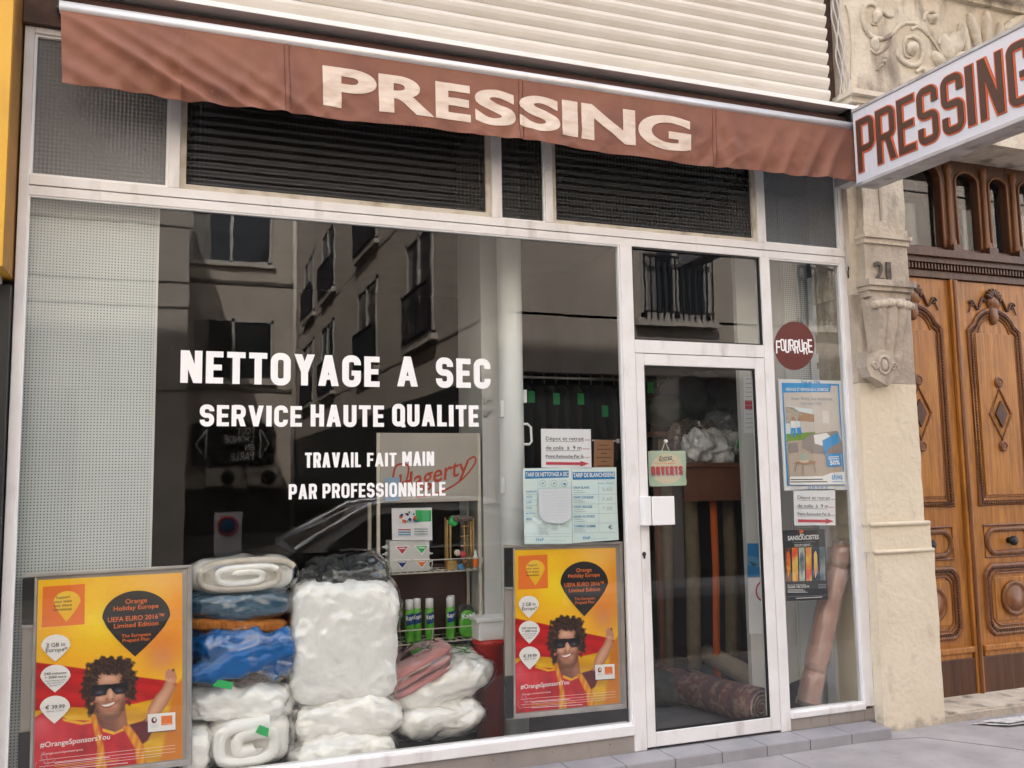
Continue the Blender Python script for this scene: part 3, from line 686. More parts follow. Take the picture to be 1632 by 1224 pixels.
for sx in SEAM[1:]:
    m = MB()
    for o in (-.012, .012):
        i = 0
        while i < 24:
            t0 = .03+i*.04; a, b = val(sx+o, t0), val(sx+o, t0+.022); m.tube([a+Vector((0, -.001, 0)), b+Vector((0, -.001, 0))], .0022, M_canvasdk, 5); i += 1
    m.build('seam_stitching', va)
# lettering cut to follow the cloth
bmx = bmesh.new(); bmx2 = MB()
LET = [('P', 513, 600, 105, 170, 111), ('R', 603, 692, 118, 190, 0), ('E', 694, 750, 132, 199, 0), ('S', 757, 823, 145, 208, 0), ('S', 828, 893, 155, 216, 0), ('I', 896, 921, 164, 222, 0), ('N', 927, 1013, 171, 233, 0), ('G', 1018, 1101, 184, 242, 0)]
zt, zb = 3.732, 3.527
lv, lf = [], []
for ch, x0, x1, *_ in LET:
    Xa, Xb = at(x0, 170, -.27).x, at(x1, 170, -.27).x; H = zt-zb
    c = bpy.data.curves.new('tmp', 'FONT'); c.body = ch; c.size = 1; c.offset = .036; c.resolution_u = 8; o_ = bpy.data.objects.new('tmp', c); me = bpy.data.meshes.new_from_object(o_)
    cx0 = min(v.co.x for v in me.vertices); cx1 = max(v.co.x for v in me.vertices); cy0 = min(v.co.y for v in me.vertices); cy1 = max(v.co.y for v in me.vertices)
    bm = bmesh.new(); bm.from_mesh(me); bpy.data.objects.remove(o_); bpy.data.curves.remove(c); bpy.data.meshes.remove(me)
    for v in bm.verts: v.co = Vector((Xa+(v.co.x-cx0)/(cx1-cx0)*(Xb-Xa), (v.co.y-cy0)/(cy1-cy0), 0))
    for i in range(int((Xb-Xa)/.012)+1): bmesh.ops.bisect_plane(bm, geom=bm.verts[:]+bm.edges[:]+bm.faces[:], plane_co=(Xa+.012*(i+.5), 0, 0), plane_no=(1, 0, 0))
    for i in range(18): bmesh.ops.bisect_plane(bm, geom=bm.verts[:]+bm.edges[:]+bm.faces[:], plane_co=(0, (i+.5)/18, 0), plane_no=(0, 1, 0))
    o = len(lv); bm.verts.index_update()
    for v in bm.verts:
        P = val(v.co.x, (3.815-(zb+v.co.y*H))/.350); lv.append((P.x, P.y-.0028, P.z))
    lf += [[q.index+o for q in f.verts] for f in bm.faces]; bm.free()
bmx.free()
m = MB(); m.add(lv, lf, M_letter, True); m.build('lettering', va)

# ------------------------------------------------------------------ projecting sign
SX = 4.06; ST = Matrix(((0, 0, -1, SX), (-1, 0, 0, 0), (0, 1, 0, 0), (0, 0, 0, 1)))   # local x -> -Y, y -> Z, z -> -X
tilt = -.022
sg = empty('projecting_sign', (SX+.08, -.3, 3.43), 'long white projecting light box lettered PRESSING in brown and red', 'sign')
def szt(y): return (y-.285)*tilt
m = MB(ST)
def slab(mb, y0, y1, z0, z1, w0, w1, mt): mb.prism([(y0, z0+szt(y0)), (y1, z0+szt(y1)), (y1, z1+szt(y1)), (y0, z1+szt(y0))], w0, w1, mt)
slab(m, .285, 1.78, 3.452, 3.912, -.15, -.002, M_signcase); slab(m, .283, 1.782, 3.430, 3.452, -.152, .010, M_signcase); slab(m, .283, 1.782, 3.912, 3.932, -.152, .010, M_signcase)
cs = m.build('case', sg, .003)
m = MB(ST); slab(m, .287, 1.778, 3.4525, 3.9115, -.0019, .002, M_signface); m.build('face_panel', sg)
def sletters(mt, g, w0, dw, t, nm):
    mb = MB(ST)
    ys = [.318, .484, .658, .812, .988, 1.158, 1.240, 1.418]; ye = [.466, .636, .790, .960, 1.136, 1.208, 1.392, 1.56]
    for ch, a, b in zip('PRESSING', ys, ye):
        H = .335+2*g; W = (b-a+2*g)/H; z0 = 3.512-g
        for li, lay in enumerate(glyph(ch, W, (t+2*g)/H if ch != 'I' else W, .62, (t+2*g)/H)):
            for pl in lay:
                mb.prism([(a-g+p[0]*H, z0+p[1]*H+szt(a-g+p[0]*H)) for p in pl], w0, w0+dw+li*.0005, mt)
    mb.build(nm, sg)
sletters(M_signred, .0055, .0022, .006, .043, 'letter_outline')
sletters(M_signbrown, -.002, .0045, .0075, .041, 'lettering')
for z in (3.50, 3.80): m = MB(); m.box(SX+.03, SX+.12, -.285, -.05, z, z+.06, M_signcase); m.build('wall_bracket', sg)

# ------------------------------------------------------------------ stone pilaster with bracket and number
pl = empty('stone_pilaster', (4.47, -.03, GZ), 'weathered cream stone pilaster with scroll bracket and number 21', 'pilaster')
def stoneblk(mb, x0, x1, y0, y1, z0, z1, mt, n=(10, 3, 24), amp=.004):
    """a stone block with a slightly uneven face"""
    nx, ny, nz = max(2, int((x1-x0)/.05)), max(1, int((y1-y0)/.06)), max(2, int((z1-z0)/.05))
    def f(p):
        q = Vector(p); d = amp*noise.fractal(q*6, 1, 2, 3); return (p[0]+d*.6, p[1]-d, p[2])
    mb.grid(lambda u, v: f((x0+(x1-x0)*u, y0, z0+(z1-z0)*v)), nx, nz, mt)
    mb.grid(lambda u, v: f((x0, y1+(y0-y1)*u, z0+(z1-z0)*v)), ny, nz, mt)
    mb.grid(lambda u, v: f((x1, y0+(y1-y0)*u, z0+(z1-z0)*v)), ny, nz, mt)
    mb.grid(lambda u, v: f((x0+(x1-x0)*u, y0+(y1-y0)*v, z1)), nx, ny, mt)
    mb.grid(lambda u, v: f((x0+(x1-x0)*u, y1+(y0-y1)*v, z0)), nx, ny, mt)
b = MB(); stoneblk(b, 4.222, 4.712, -.075, .34, GZ-.02, 1.14, M_plaster, amp=.006); stoneblk(b, 4.214, 4.700, -.068, .34, 1.14, 1.31, M_plaster); stoneblk(b, 4.20, 4.668, -.052, .34, 1.31, 2.22, M_plaster, amp=.005)
b.tube([(4.205, -.07, 1.315), (4.688, -.07, 1.315)], .014, M_plaster, 8); b.tube([(4.216, -.078, 1.142), (4.702, -.078, 1.142)], .012, M_plaster, 8)
b.build('rendered_base', pl)
b = MB(); stoneblk(b, 4.195, 4.668, -.05, .34, 2.222, 2.80, M_stonegrey); stoneblk(b, 4.19, 4.668, -.05, .34, 2.80, 4.10, M_stone, amp=.006)
b.build('shaft', pl)
# plinth block with the number, mouldings, capital
b = MB(); stoneblk(b, 4.245, 4.60, -.115, -.04, 2.885, 3.13, M_stonegrey, amp=.003)
for (a, c, d, e, y) in ((4.235, 4.61, 3.13, 3.165, -.13), (4.225, 4.62, 3.165, 3.19, -.15), (4.24, 4.605, 3.19, 3.24, -.125), (4.225, 4.615, 2.845, 2.885, -.165), (4.235, 4.605, 2.815, 2.845, -.15), (4.245, 4.595, 2.775, 2.815, -.13)):
    stoneblk(b, a, c, y, -.04, d, e, M_stonegrey if d < 3 else M_stone, amp=.003)
stoneblk(b, 4.27, 4.58, -.10, -.04, 3.24, 3.95, M_stone, amp=.004)
b.box(4.405, 4.425, -.106, -.0995, 3.3, 3.85, M_stonegrey)
b.build('plinth_block', pl)
b = MB()
for (a, c, d, e, y) in ((4.20, 4.64, 3.95, 3.99, -.12), (4.17, 4.66, 4.06, 4.10, -.16), (4.15, 4.70, 4.10, 4.135, -.20)): stoneblk(b, a, c, y, -.0, d, e, M_stone, amp=.003)
stoneblk(b, 4.21, 4.62, -.11, 0, 3.99, 4.06, M_stone)
for sx, sgn in ((4.27, 1), (4.56, -1)):
    b.tube([(sx+sgn*.05*(1-i/30)*math.cos(i*.45), -.135, 4.02+.05*(1-i/30)*math.sin(i*.45)) for i in range(26)], .012, M_stone, 6)
b.build('capital', pl)
b = MB(); xs = [(4.30, 4.375), (4.445, 4.52)]                      # fluted console tapering down
NB = 40
def cons(u, v):
    z = 2.775-.40*v; wv = 1-.22*v; x = 4.405+(u-.5)*.30*wv
    yb = -.100-.055*math.sin(PI*(v**.6))*(1-v*.55)-.02*(1-v)
    fl = .016*abs(math.sin(u*PI*3))**.6
    e = 0 if .06 < u < .94 else .05
    return Vector((x, yb-fl+e*1.2+.004*noise.noise(Vector((x*30, z*30, 0))), z))
b.grid(lambda u, v: cons(u, 1-v), 48, 30, M_stonegrey)
def side(sgn):
    u = 0 if sgn < 0 else 1
    return lambda a, v: Vector((cons(u, v).x, cons(u, v).y*(1-a)+(-.045)*a, cons(u, v).z))
b.grid(side(-1), 3, 24, M_stonegrey); b.grid(side(1), 3, 24, M_stonegrey, flip=True)
for i in range(9):                                          # leaf tips curling over at the top
    x = 4.27+i*.036; b.blob((x, -.16-.012*(i % 2), 2.735-.012*abs(i-4)*.4), (.024, .03, .026), M_stone, (.8, .8), (12, 8), .004, 20, i)
b.build('scroll_bracket', pl, recalc=True)
b = MB(); f = lambda x, y: at(x, y, -.14)
sh = [(1380, 560), (1390, 568), (1400, 561), (1408, 557), (1420, 561), (1428, 570), (1437, 566), (1436, 592), (1428, 602), (1415, 616), (1400, 606), (1388, 600), (1382, 585)]
b.T = facade_T(-.045); b.prism([(f(*a).x, f(*a).z) for a in sh], 0, .095, M_stonegrey); b.T = FW_ID
c = f(1409, 582); b.tube([(c.x+.045*math.cos(i*PI/10), -.142, c.z+.055*math.sin(i*PI/10)) for i in range(20)], .011, M_stonegrey, 6, True); b.blob((c.x, -.14, c.z), (.025, .022, .04), M_stonegrey, (.9, .9), (14, 10), .003, 10)
for sx in (-1, 1): b.tube([(c.x+sx*(.075+.025*(1-i/20)*math.cos(i*.5)), -.144, c.z-.01+.028*(1-i/20)*math.sin(i*.5)) for i in range(18)], .008, M_stonegrey, 6)
b.build('medallion', pl, .004)
b = MB(facade_T(-.116)); A, B_ = at(1393, 447, -.12), at(1420, 420, -.12); b.text('2', A.x, A.x+.075, A.z, .125, M_number, .012, bold=.012); b.text('1', A.x+.10, A.x+.135, A.z, .125, M_number, .012, bold=.02)
num = MB(facade_T(-.116))
me_v = b.v; off = 0
o_ = b.build('house_number', pl); sm = o_.modifiers.new('solid', 'SOLIDIFY'); sm.thickness = .012; sm.offset = 0

# ------------------------------------------------------------------ carved lintel over the house door
lt = empty('carved_lintel', (5.4, -.03, 3.96), 'pale stone lintel carved with scrolls and leaves above the house door', 'lintel')
b = MB(); stoneblk(b, 4.20, 8.2, -.06, .44, 4.102, 5.02, M_stone, amp=.007); stoneblk(b, 4.715, 8.2, -.05, .44, 3.965, 4.10, M_stone)
b.build('frieze', lt)
b = MB()
for y, z0, z1 in ((-.10, 4.99, 5.04), (-.16, 5.04, 5.08), (-.22, 5.08, 5.16), (-.16, 5.16, 5.22)): stoneblk(b, 4.6, 8.2, y, .44, z0, z1, M_stone)
b.build('cornice', lt)
cv = MB(); CY = -.066
def carve(pts, r_, mt=M_stone): 
    P = [at(1340+x/3.825, y/3.825, CY) for x, y in pts]; cv.tube([(p.x, CY, p.z) for p in P], [r_*(.45+.55*math.sin(PI*min(1, .12+i/len(P)))) for i in range(len(P))], mt, 8)
def smooth_path(pts, n=8):
    out = []
    for i in range(len(pts)-1):
        p0 = Vector(pts[max(0, i-1)]); p1 = Vector(pts[i]); p2 = Vector(pts[i+1]); p3 = Vector(pts[min(len(pts)-1, i+2)])
        for k_ in range(n):
            t = k_/n; out.append(tuple(.5*((2*p1)+(-p0+p2)*t+(2*p0-5*p1+4*p2-p3)*t*t+(-p0+3*p1-3*p2+p3)*t**3)))
    return out+[tuple(pts[-1])]
carve(smooth_path([(235, 80), (200, 30), (150, 35), (135, 110), (165, 205), (245, 238), (310, 210), (350, 165), (410, 140), (480, 160), (540, 220), (590, 290), (650, 390)]), .016)
carve(smooth_path([(320, 100), (285, 100), (255, 80), (225, 60), (205, 90), (225, 125), (215, 150), (185, 145)]), .015)
carve(smooth_path([(180, 300), (215, 322), (260, 305), (300, 260), (330, 200)]), .013)
carve(smooth_path([(345, 300), (350, 345), (390, 385), (440, 402), (480, 380), (497, 320), (485, 260), (440, 225), (400, 235), (385, 280), (395, 340), (425, 350)]), .018)
carve(smooth_path([(430, 180), (460, 165), (500, 185), (530, 220)]), .012)
carve(smooth_path([(510, 125), (512, 90), (535, 68), (570, 75), (588, 105), (575, 135), (550, 138), (545, 115)]), .014)
carve(smooth_path([(560, 320), (590, 330), (620, 360), (645, 400), (665, 440)]), .016)
carve(smooth_path([(460, 440), (490, 420), (515, 440), (522, 480), (510, 520)]), .018)
carve(smooth_path([(600, 270), (605, 245), (625, 235), (640, 240)]), .016)
carve(smooth_path([(30, 30), (60, 140), (70, 300), (60, 480)]), .010)
def leaf(x, y, a, L_, W_, k=0):
    p = at(1340+x/3.825, y/3.825, CY); cv.blob((p.x, CY-.008, p.z), (L_, .045, W_), M_stone, (1., 1.2), (20, 12), .008, 18, k, rot=a)
leaf(690, 270, .9, .13, .075, 1); leaf(640, 300, 1.9, .11, .05, 2); leaf(745, 240, 1.75, .13, .034, 3); leaf(805, 200, 1.85, .15, .036, 4); leaf(880, 180, 1.5, .16, .03, 5); leaf(720, 360, .5, .10, .05, 6)
leaf(430, 300, .3, .05, .05, 7); leaf(555, 115, .4, .03, .03, 8); leaf(215, 110, 1.2, .055, .03, 9); leaf(580, 370, 2.2, .06, .025, 10); leaf(960, 230, 1.4, .13, .03, 11); leaf(200, 275, 1.9, .05, .02, 12); leaf(1040, 150, .6, .15, .04, 13)
for i, (x, y, r_) in enumerate(((265, 375, .016), (272, 352, .014), (248, 400, .010), (233, 412, .008), (222, 425, .007), (432, 305, .015))):
    p = at(1340+x/3.825, y/3.825, CY); cv.blob((p.x, CY, p.z), (r_, .02, r_), M_stonegrey, (1, 1), (10, 8), 0, 1, 0)
cv.build('scroll_carving', lt)

# ------------------------------------------------------------------ oak double door of the house
od = empty('wooden_double_door', (5.41, .34, .09), 'carved varnished oak double door under three arched fanlights', 'door')
DYF = .30
def W3(x, z, y): return (x, y, z)
def rope(mb, path, r_, mt, step=.022):
    P = [Vector(p) for p in path]+[Vector(path[0])]; acc = 0
    for a, c in zip(P[:-1], P[1:]):
        L_ = (c-a).length; d = (c-a).normalized(); t = acc
        while t < L_:
            q = a+d*t; n = Vector((-d.z, 0, d.x)); mb.tube([q-n*r_*.9-d*r_*.5, q+n*r_*.9+d*r_*.5], r_*.55, mt, 5); t += step
        acc = t-L_
def framepath(x0, x1, z0, z1, y, arch=0., notch=0.):
    if arch:
        mid = (x0+x1)/2; pts = [(x0, z0), (x1, z0), (x1, z1-arch)]
        for i in range(1, 12): a = PI*i/12; pts.append((mid+(x1-x0)/2*.80*math.cos(a) if i not in (0, 12) else x1, z1-arch+arch*math.sin(a)))
        pts.append((x0, z1-arch))
    elif notch:
        n = notch; pts = [(x0+n, z0), (x1-n, z0), (x1-n*.4, z0+n*.4), (x1, z0+n), (x1, z1-n), (x1-n*.4, z1-n*.4), (x1-n, z1), (x0+n, z1), (x0+n*.4, z1-n*.4), (x0, z1-n), (x0, z0+n), (x0+n*.4, z0+n*.4)]
    else: pts = [(x0, z0), (x1, z0), (x1, z1), (x0, z1)]
    return [(x, y, z) for x, z in pts]
def make_leaf(x0, x1, label):
    b = MB(); b.box(x0, x1, DYF, DYF+.06, .085, 3.045, M_wood); lf_ = b.build('door_leaf', od, .003, label)
    cx = (x0+x1)/2; hw = .255
    b = MB()
    for (z0, z1, a, n) in ((1.40, 2.84, .16, 0), (.49, .965, 0, .06)):
        for k_, (o, r_) in enumerate(((0, .020), (.030, .013), (.055, .008))):
            b.tube(framepath(cx-hw+o, cx+hw-o, z0+o, z1-o, DYF, a, n), r_, M_woodmold, 8, True, False)
        rope(b, framepath(cx-hw+.016, cx+hw-.016, z0+.016, z1-.016, DYF-.016, a, n), .009, M_wooddk)
    pth = [(cx+(.13*math.copysign(1, math.cos(t))+.085*math.cos(t)), DYF, 1.14+.085*math.sin(t)) for t in [PI*2*i/24 for i in range(24)]]
    b.tube(pth, .02, M_woodmold, 8, True); rope(b, pth, .010, M_wooddk)
    b.tube([(cx-.235, DYF, 1.03), (cx+.235, DYF, 1.03), (cx+.235, DYF, 1.255), (cx-.235, DYF, 1.255)], .010, M_woodmold, 6, True, False)
    b.build('panel_moulding', lf_)
    b = MB(); b.box(cx-.19, cx+.19, DYF-.010, DYF+.0, 1.47, 2.66, M_wood); b.box(cx-.17, cx+.17, DYF-.008, DYF, .575, .88, M_wood); b.build('raised_panel', lf_, .008)
    b = MB(); zc = 2.06
    b.tube([(cx, DYF-.010, zc+.185), (cx+.105, DYF-.010, zc), (cx, DYF-.010, zc-.185), (cx-.105, DYF-.010, zc)], .013, M_woodmold, 6, True, False)
    b.T = facade_T(DYF-.010); b.prism([(cx, zc+.10), (cx+.058, zc), (cx, zc-.10), (cx-.058, zc)], 0, .016, M_wooddk); b.T = FW_ID
    for s_ in (-1, 1): b.lathe([(.040, 0), (.040, .012), (.028, .020), (.022, .012), (0, .016)], (cx, DYF-.010, zc+s_*.235), M_woodmold, 18, 'y')
    b.build('diamond_moulding', lf_, .002)
    b = MB(); b.lathe([(.125, 0), (.125, .022), (.110, .03), (.098, .018), (.090, .016), (.085, .024), (.0, .030)], (cx, DYF-.008, .73), M_woodmold, 32, 'y'); b.build('roundel', lf_)
    b = MB(); b.blob((cx, DYF-.005, 2.885), (.055, .028, .07), M_woodmold, (.8, .8), (20, 14), .012, 16, 3); b.blob((cx, DYF-.008, 2.80), (.045, .026, .07), M_woodmold, (.7, .9), (16, 12), .006, 20, 4)
    for i in range(7): a = PI*(.14+.12*i); b.blob((cx+.055*math.cos(a), DYF-.020, 2.915+.055*math.sin(a)), (.034, .02, .014), M_wooddk, (.9, .9), (12, 8), .003, 20, i, rot=a)
    for s_ in (-1, 1): b.tube([(cx+s_*(.07+.012*i), DYF-.008, 2.90+.035*math.sin(i*.75)-.004*i) for i in range(15)], [.013-.0006*i for i in range(15)], M_wooddk, 6); b.tube([(cx+s_*(.20+.03*(1-i/18)*math.cos(i*.5)), DYF-.008, 2.88+.03*(1-i/18)*math.sin(i*.5)) for i in range(16)], .007, M_wooddk, 6)
    b.build('carved_crest', lf_)
    b = MB(); b.lathe([(.024, 0), (.020, .02), (.034, .035), (.036, .05), (.024, .064), (0, .068)], (cx, DYF, 1.14), M_iron, 18, 'y'); b.build('knob', lf_)
    b = MB(); b.box(x0+.03, x1-.03, DYF-.045, DYF+.0, .385, .425, M_wood); b.box(x0+.045, x1-.045, DYF-.025, DYF, .345, .385, M_wood); b.build('ledge', lf_, .006)
    b = MB(); b.box(x0+.02, x1-.02, DYF-.022, DYF-.001, .09, .345, M_wooddk); b.build('kick_board', lf_, .006)
    return lf_
make_leaf(4.655, 5.395, None); make_leaf(5.425, 6.165, None)
b = MB(); b.box(6.168, 6.7, DYF-.01, DYF+.07, .09, 3.05, M_wood); b.build('jamb', od, .004)
b = MB(); b.box(5.375, 5.445, DYF-.030, DYF-.001, .09, 3.045, M_wood); b.tube([(5.41, DYF-.032, .1), (5.41, DYF-.032, 3.04)], .016, M_woodmold, 8); b.build('cover_strip', od, .005)
b = MB()
for z0, z1, y in ((3.05, 3.10, -.02), (3.15, 3.19, -.06), (3.19, 3.245, -.09)): b.box(4.6, 6.7, DYF+y, DYF+.08, z0, z1, M_wooddk)
b.box(4.6, 6.7, DYF-.01, DYF+.08, 3.10, 3.15, M_wooddk)
for i in range(68): b.box(4.61+i*.0305, 4.626+i*.0305, DYF-.045, DYF-.0095, 3.105, 3.148, M_wooddk)
b.build('dentil_cornice', od, .002)
b = MB()                                                   # fanlight: columns and arched openings
fx = [at(x, 340, DYF).x for x in (1455, 1501, 1524, 1560, 1577, 1606)]
wins = [(4.72, 5.235), (5.405, 5.63), (5.745, 5.97)]
wins = [(fx[0]-.16, fx[1]), (fx[2], fx[3]), (fx[4], fx[5]), (fx[5]+.12, fx[5]+.32)]
b.box(4.6, 6.7, DYF+.01, DYF+.07, 3.245, 3.29, M_wooddk); xcur = 4.6
for a, c in wins:
    b.box(xcur, a, DYF, DYF+.07, 3.29, 4.0, M_wooddk); xcur = c
    T0 = b.T; b.T = facade_T(DYF+.07); mid = (a+c)/2; rad = (c-a)/2; zs_ = 3.80
    for sgn in (-1, 1):
        arc = [(mid+sgn*rad*math.cos(PI/2*i/8), zs_+rad*.75*math.sin(PI/2*i/8)) for i in range(9)]
        b.prism([(mid+sgn*rad, 4.0)]+arc+[(mid, 4.0)], 0.002, .068, M_wooddk)
    b.T = T0
    b.tube([(a, DYF-.005, 3.3), (a, DYF-.005, zs_)]+[(mid-rad*math.cos(PI*i/12), DYF-.005, zs_+rad*.75*math.sin(PI*i/12)) for i in range(1, 12)]+[(c, DYF-.005, zs_), (c, DYF-.005, 3.3)], .009, M_woodmold, 8)
b.box(xcur, 6.6, DYF, DYF+.07, 3.29, 4.0, M_wooddk)
for x in ((fx[1]+fx[2])/2, (fx[3]+fx[4])/2, fx[5]+.06):
    b.tube([(x, DYF-.008, 3.29), (x, DYF-.008, 3.34), (x, DYF-.008, 3.36), (x, DYF-.008, 3.84), (x, DYF-.008, 3.86), (x, DYF-.008, 3.92)], [.034, .034, .022, .019, .03, .03], M_woodmold, 10); b.box(x-.045, x+.045, DYF-.065, DYF-.001, 3.245, 3.30, M_wooddk)
b.build('fanlight_frame', od, .003)
for a, c in wins:
    b = MB(); b.box(a-.02, c+.02, DYF+.05, DYF+.056, 3.28, 3.99, M_glass); b.build('fanlight_pane', od)
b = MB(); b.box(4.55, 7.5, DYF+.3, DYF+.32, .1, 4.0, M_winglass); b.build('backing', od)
th = MB(); th.T = FW_ID; stoneblk(th, 4.714, 8.0, -.07, .36, GZ, .088, M_stonegrey, amp=.004); stoneblk(th, 4.716, 8.0, -.045, .36, .088, .10, M_stone, amp=.002)
tag(th.build('stone_threshold'), 'worn stone threshold slab below the oak double door', 'doorstep')
npw = MB(); npw.T = FW_ID
npw.grid(lambda u, v: (4.83+.8*u+.16*v, -.155-.15*v-.03*u, GZ+.008+.006*noise.noise(Vector((u*4, v*4, 2)))+.006*v), 20, 10, M_newsprint); npw.grid(lambda u, v: (4.90+.7*u+.12*v, -.175-.11*v-.02*u, GZ+.020+.006*noise.noise(Vector((u*4, v*4, 5)))), 16, 8, M_newsprint)
tag(npw.build('folded_newspaper'), 'flattened newspaper lying on the pavement before the doorstep', 'newspaper')

# cables between cladding and pilaster
cb = MB()
for k_ in range(4):
    pts = []
    for i in range(22):
        y = -20+i*9.2; x = 1322+i*1.0+k_*3.0+2.2*math.sin(i*.9+k_*2); p = at(x, y, -.05); pts.append((p.x, -.05-.008*k_, p.z))
    cb.tube(pts, .006, M_cable, 6)
pts = [at(1345+.035*(y-290), y, -.01) for y in range(285, 460, 25)]; cb2 = MB(); cb2.tube([tuple(p) for p in pts], .008, M_cable, 6); tag(cb2.build('cable'), 'single cable running down the frame edge below the awning end', 'cable')
tag(cb.build('cable_bundle'), 'thin pale cables running down between the cladding and the carved stone', 'cables')
hk = MB(); p = at(1354, 437, -.02); hk.tube([(p.x+.012*math.cos(i*PI/6), -.02, p.z+.03*math.sin(i*PI/6)) for i in range(12)], .006, M_iron, 6, True); hk.box(p.x-.01, p.x+.01, -.03, -.0005, p.z+.02, p.z+.05, M_iron)
tag(hk.build('iron_ring'), 'small dark iron ring on the frame beside the number 21', 'ring')

# neighbour's yellow shop front at the left edge
ys = empty('yellow_shop_front', (-1.8, -.12, GZ), 'yellow painted neighbouring shopfront over a black window at the left edge', 'shopfront')
m = MB(); m.box(-3.6, -.664, -.26, .05, 2.60, 6.2, M_yellow); m.box(-.664, -.660, -.256, .05, 2.60, 6.2, M_yellowdk); m.build('fascia', ys, .004)
m = MB(); m.box(-3.6, -.70, -.20, .0, 2.56, 2.60, M_bead); m.build('light_strip', ys)
m = MB(); m.box(-3.6, -.656, -.06, .06, GZ, 2.56, M_black); m.build('dark_window_frame', ys, .003)
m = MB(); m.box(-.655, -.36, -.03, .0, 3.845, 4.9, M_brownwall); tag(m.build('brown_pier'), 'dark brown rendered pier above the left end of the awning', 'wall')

# ================================================================== WINDOW DISPLAY
FZ = .106
pg = Flat(.12)
for o_, mt in ((0, M_peg),): pg.p([(-40, 318), (249, 330), (238, 1260), (-60, 1270)], mt)
pb = MB(); A, B_ = at(250, 700, .12), at(52, 700, .12)
XR = at(246, 700, .12).x
pb.box(-.645, XR-.012, .118, .13, FZ, 3.90, M_peg); pb.box(XR-.012, XR, .112, .15, FZ, 3.90, M_post)
tag(pb.build('pegboard_screen'), 'tall pale grey perforated screen inside the left of the display window', 'screen')
# the printed photograph of the advert: computed colours on a fine flat grid
def smin(d, w): return np.clip(.5-d/w, 0, 1)
def pdist(X, Y, pts):
    """signed distance to a polygon (negative inside)"""
    P = np.array(pts, float); n = len(P); D = np.full(X.shape, 1e9); ins = np.zeros(X.shape, bool)
    for i in range(n):
        a, b = P[i-1], P[i]; ex, ey = b-a; wx, wy = X-a[0], Y-a[1]; t = np.clip((wx*ex+wy*ey)/(ex*ex+ey*ey+1e-9), 0, 1)
        D = np.minimum(D, np.hypot(wx-ex*t, wy-ey*t)); c = (a[1] > Y) != (b[1] > Y)
        ins ^= c & (X < (b[0]-a[0])*(Y-a[1])/(b[1]-a[1]+1e-12)+a[0])
    return np.where(ins, -D, D)
def vnoise(X, Y, sc, seed):
    rg = np.random.RandomState(seed); T = rg.rand(64, 64); x, y = X/sc+seed*3.7, Y/sc+seed*1.3; xi, yi = np.floor(x).astype(int), np.floor(y).astype(int); fx_, fy_ = x-xi, y-yi
    fx_ = fx_*fx_*(3-2*fx_); fy_ = fy_*fy_*(3-2*fy_); g = lambda i, j: T[i % 64, j % 64]
    return (g(xi, yi)*(1-fx_)+g(xi+1, yi)*fx_)*(1-fy_)+(g(xi, yi+1)*(1-fx_)+g(xi+1, yi+1)*fx_)*fy_
def fbm(X, Y, sc, seed, o=4): return sum(vnoise(X, Y, sc/2**i, seed+i)*.5**i for i in range(o))/(2-.5**(o-1))
def gs(X, Y, cx, cy, rx, ry, a=0.):
    c, s_ = math.cos(a), math.sin(a); u, v = (X-cx)*c+(Y-cy)*s_, -(X-cx)*s_+(Y-cy)*c
    return np.exp(-(u/rx)**2-(v/ry)**2)
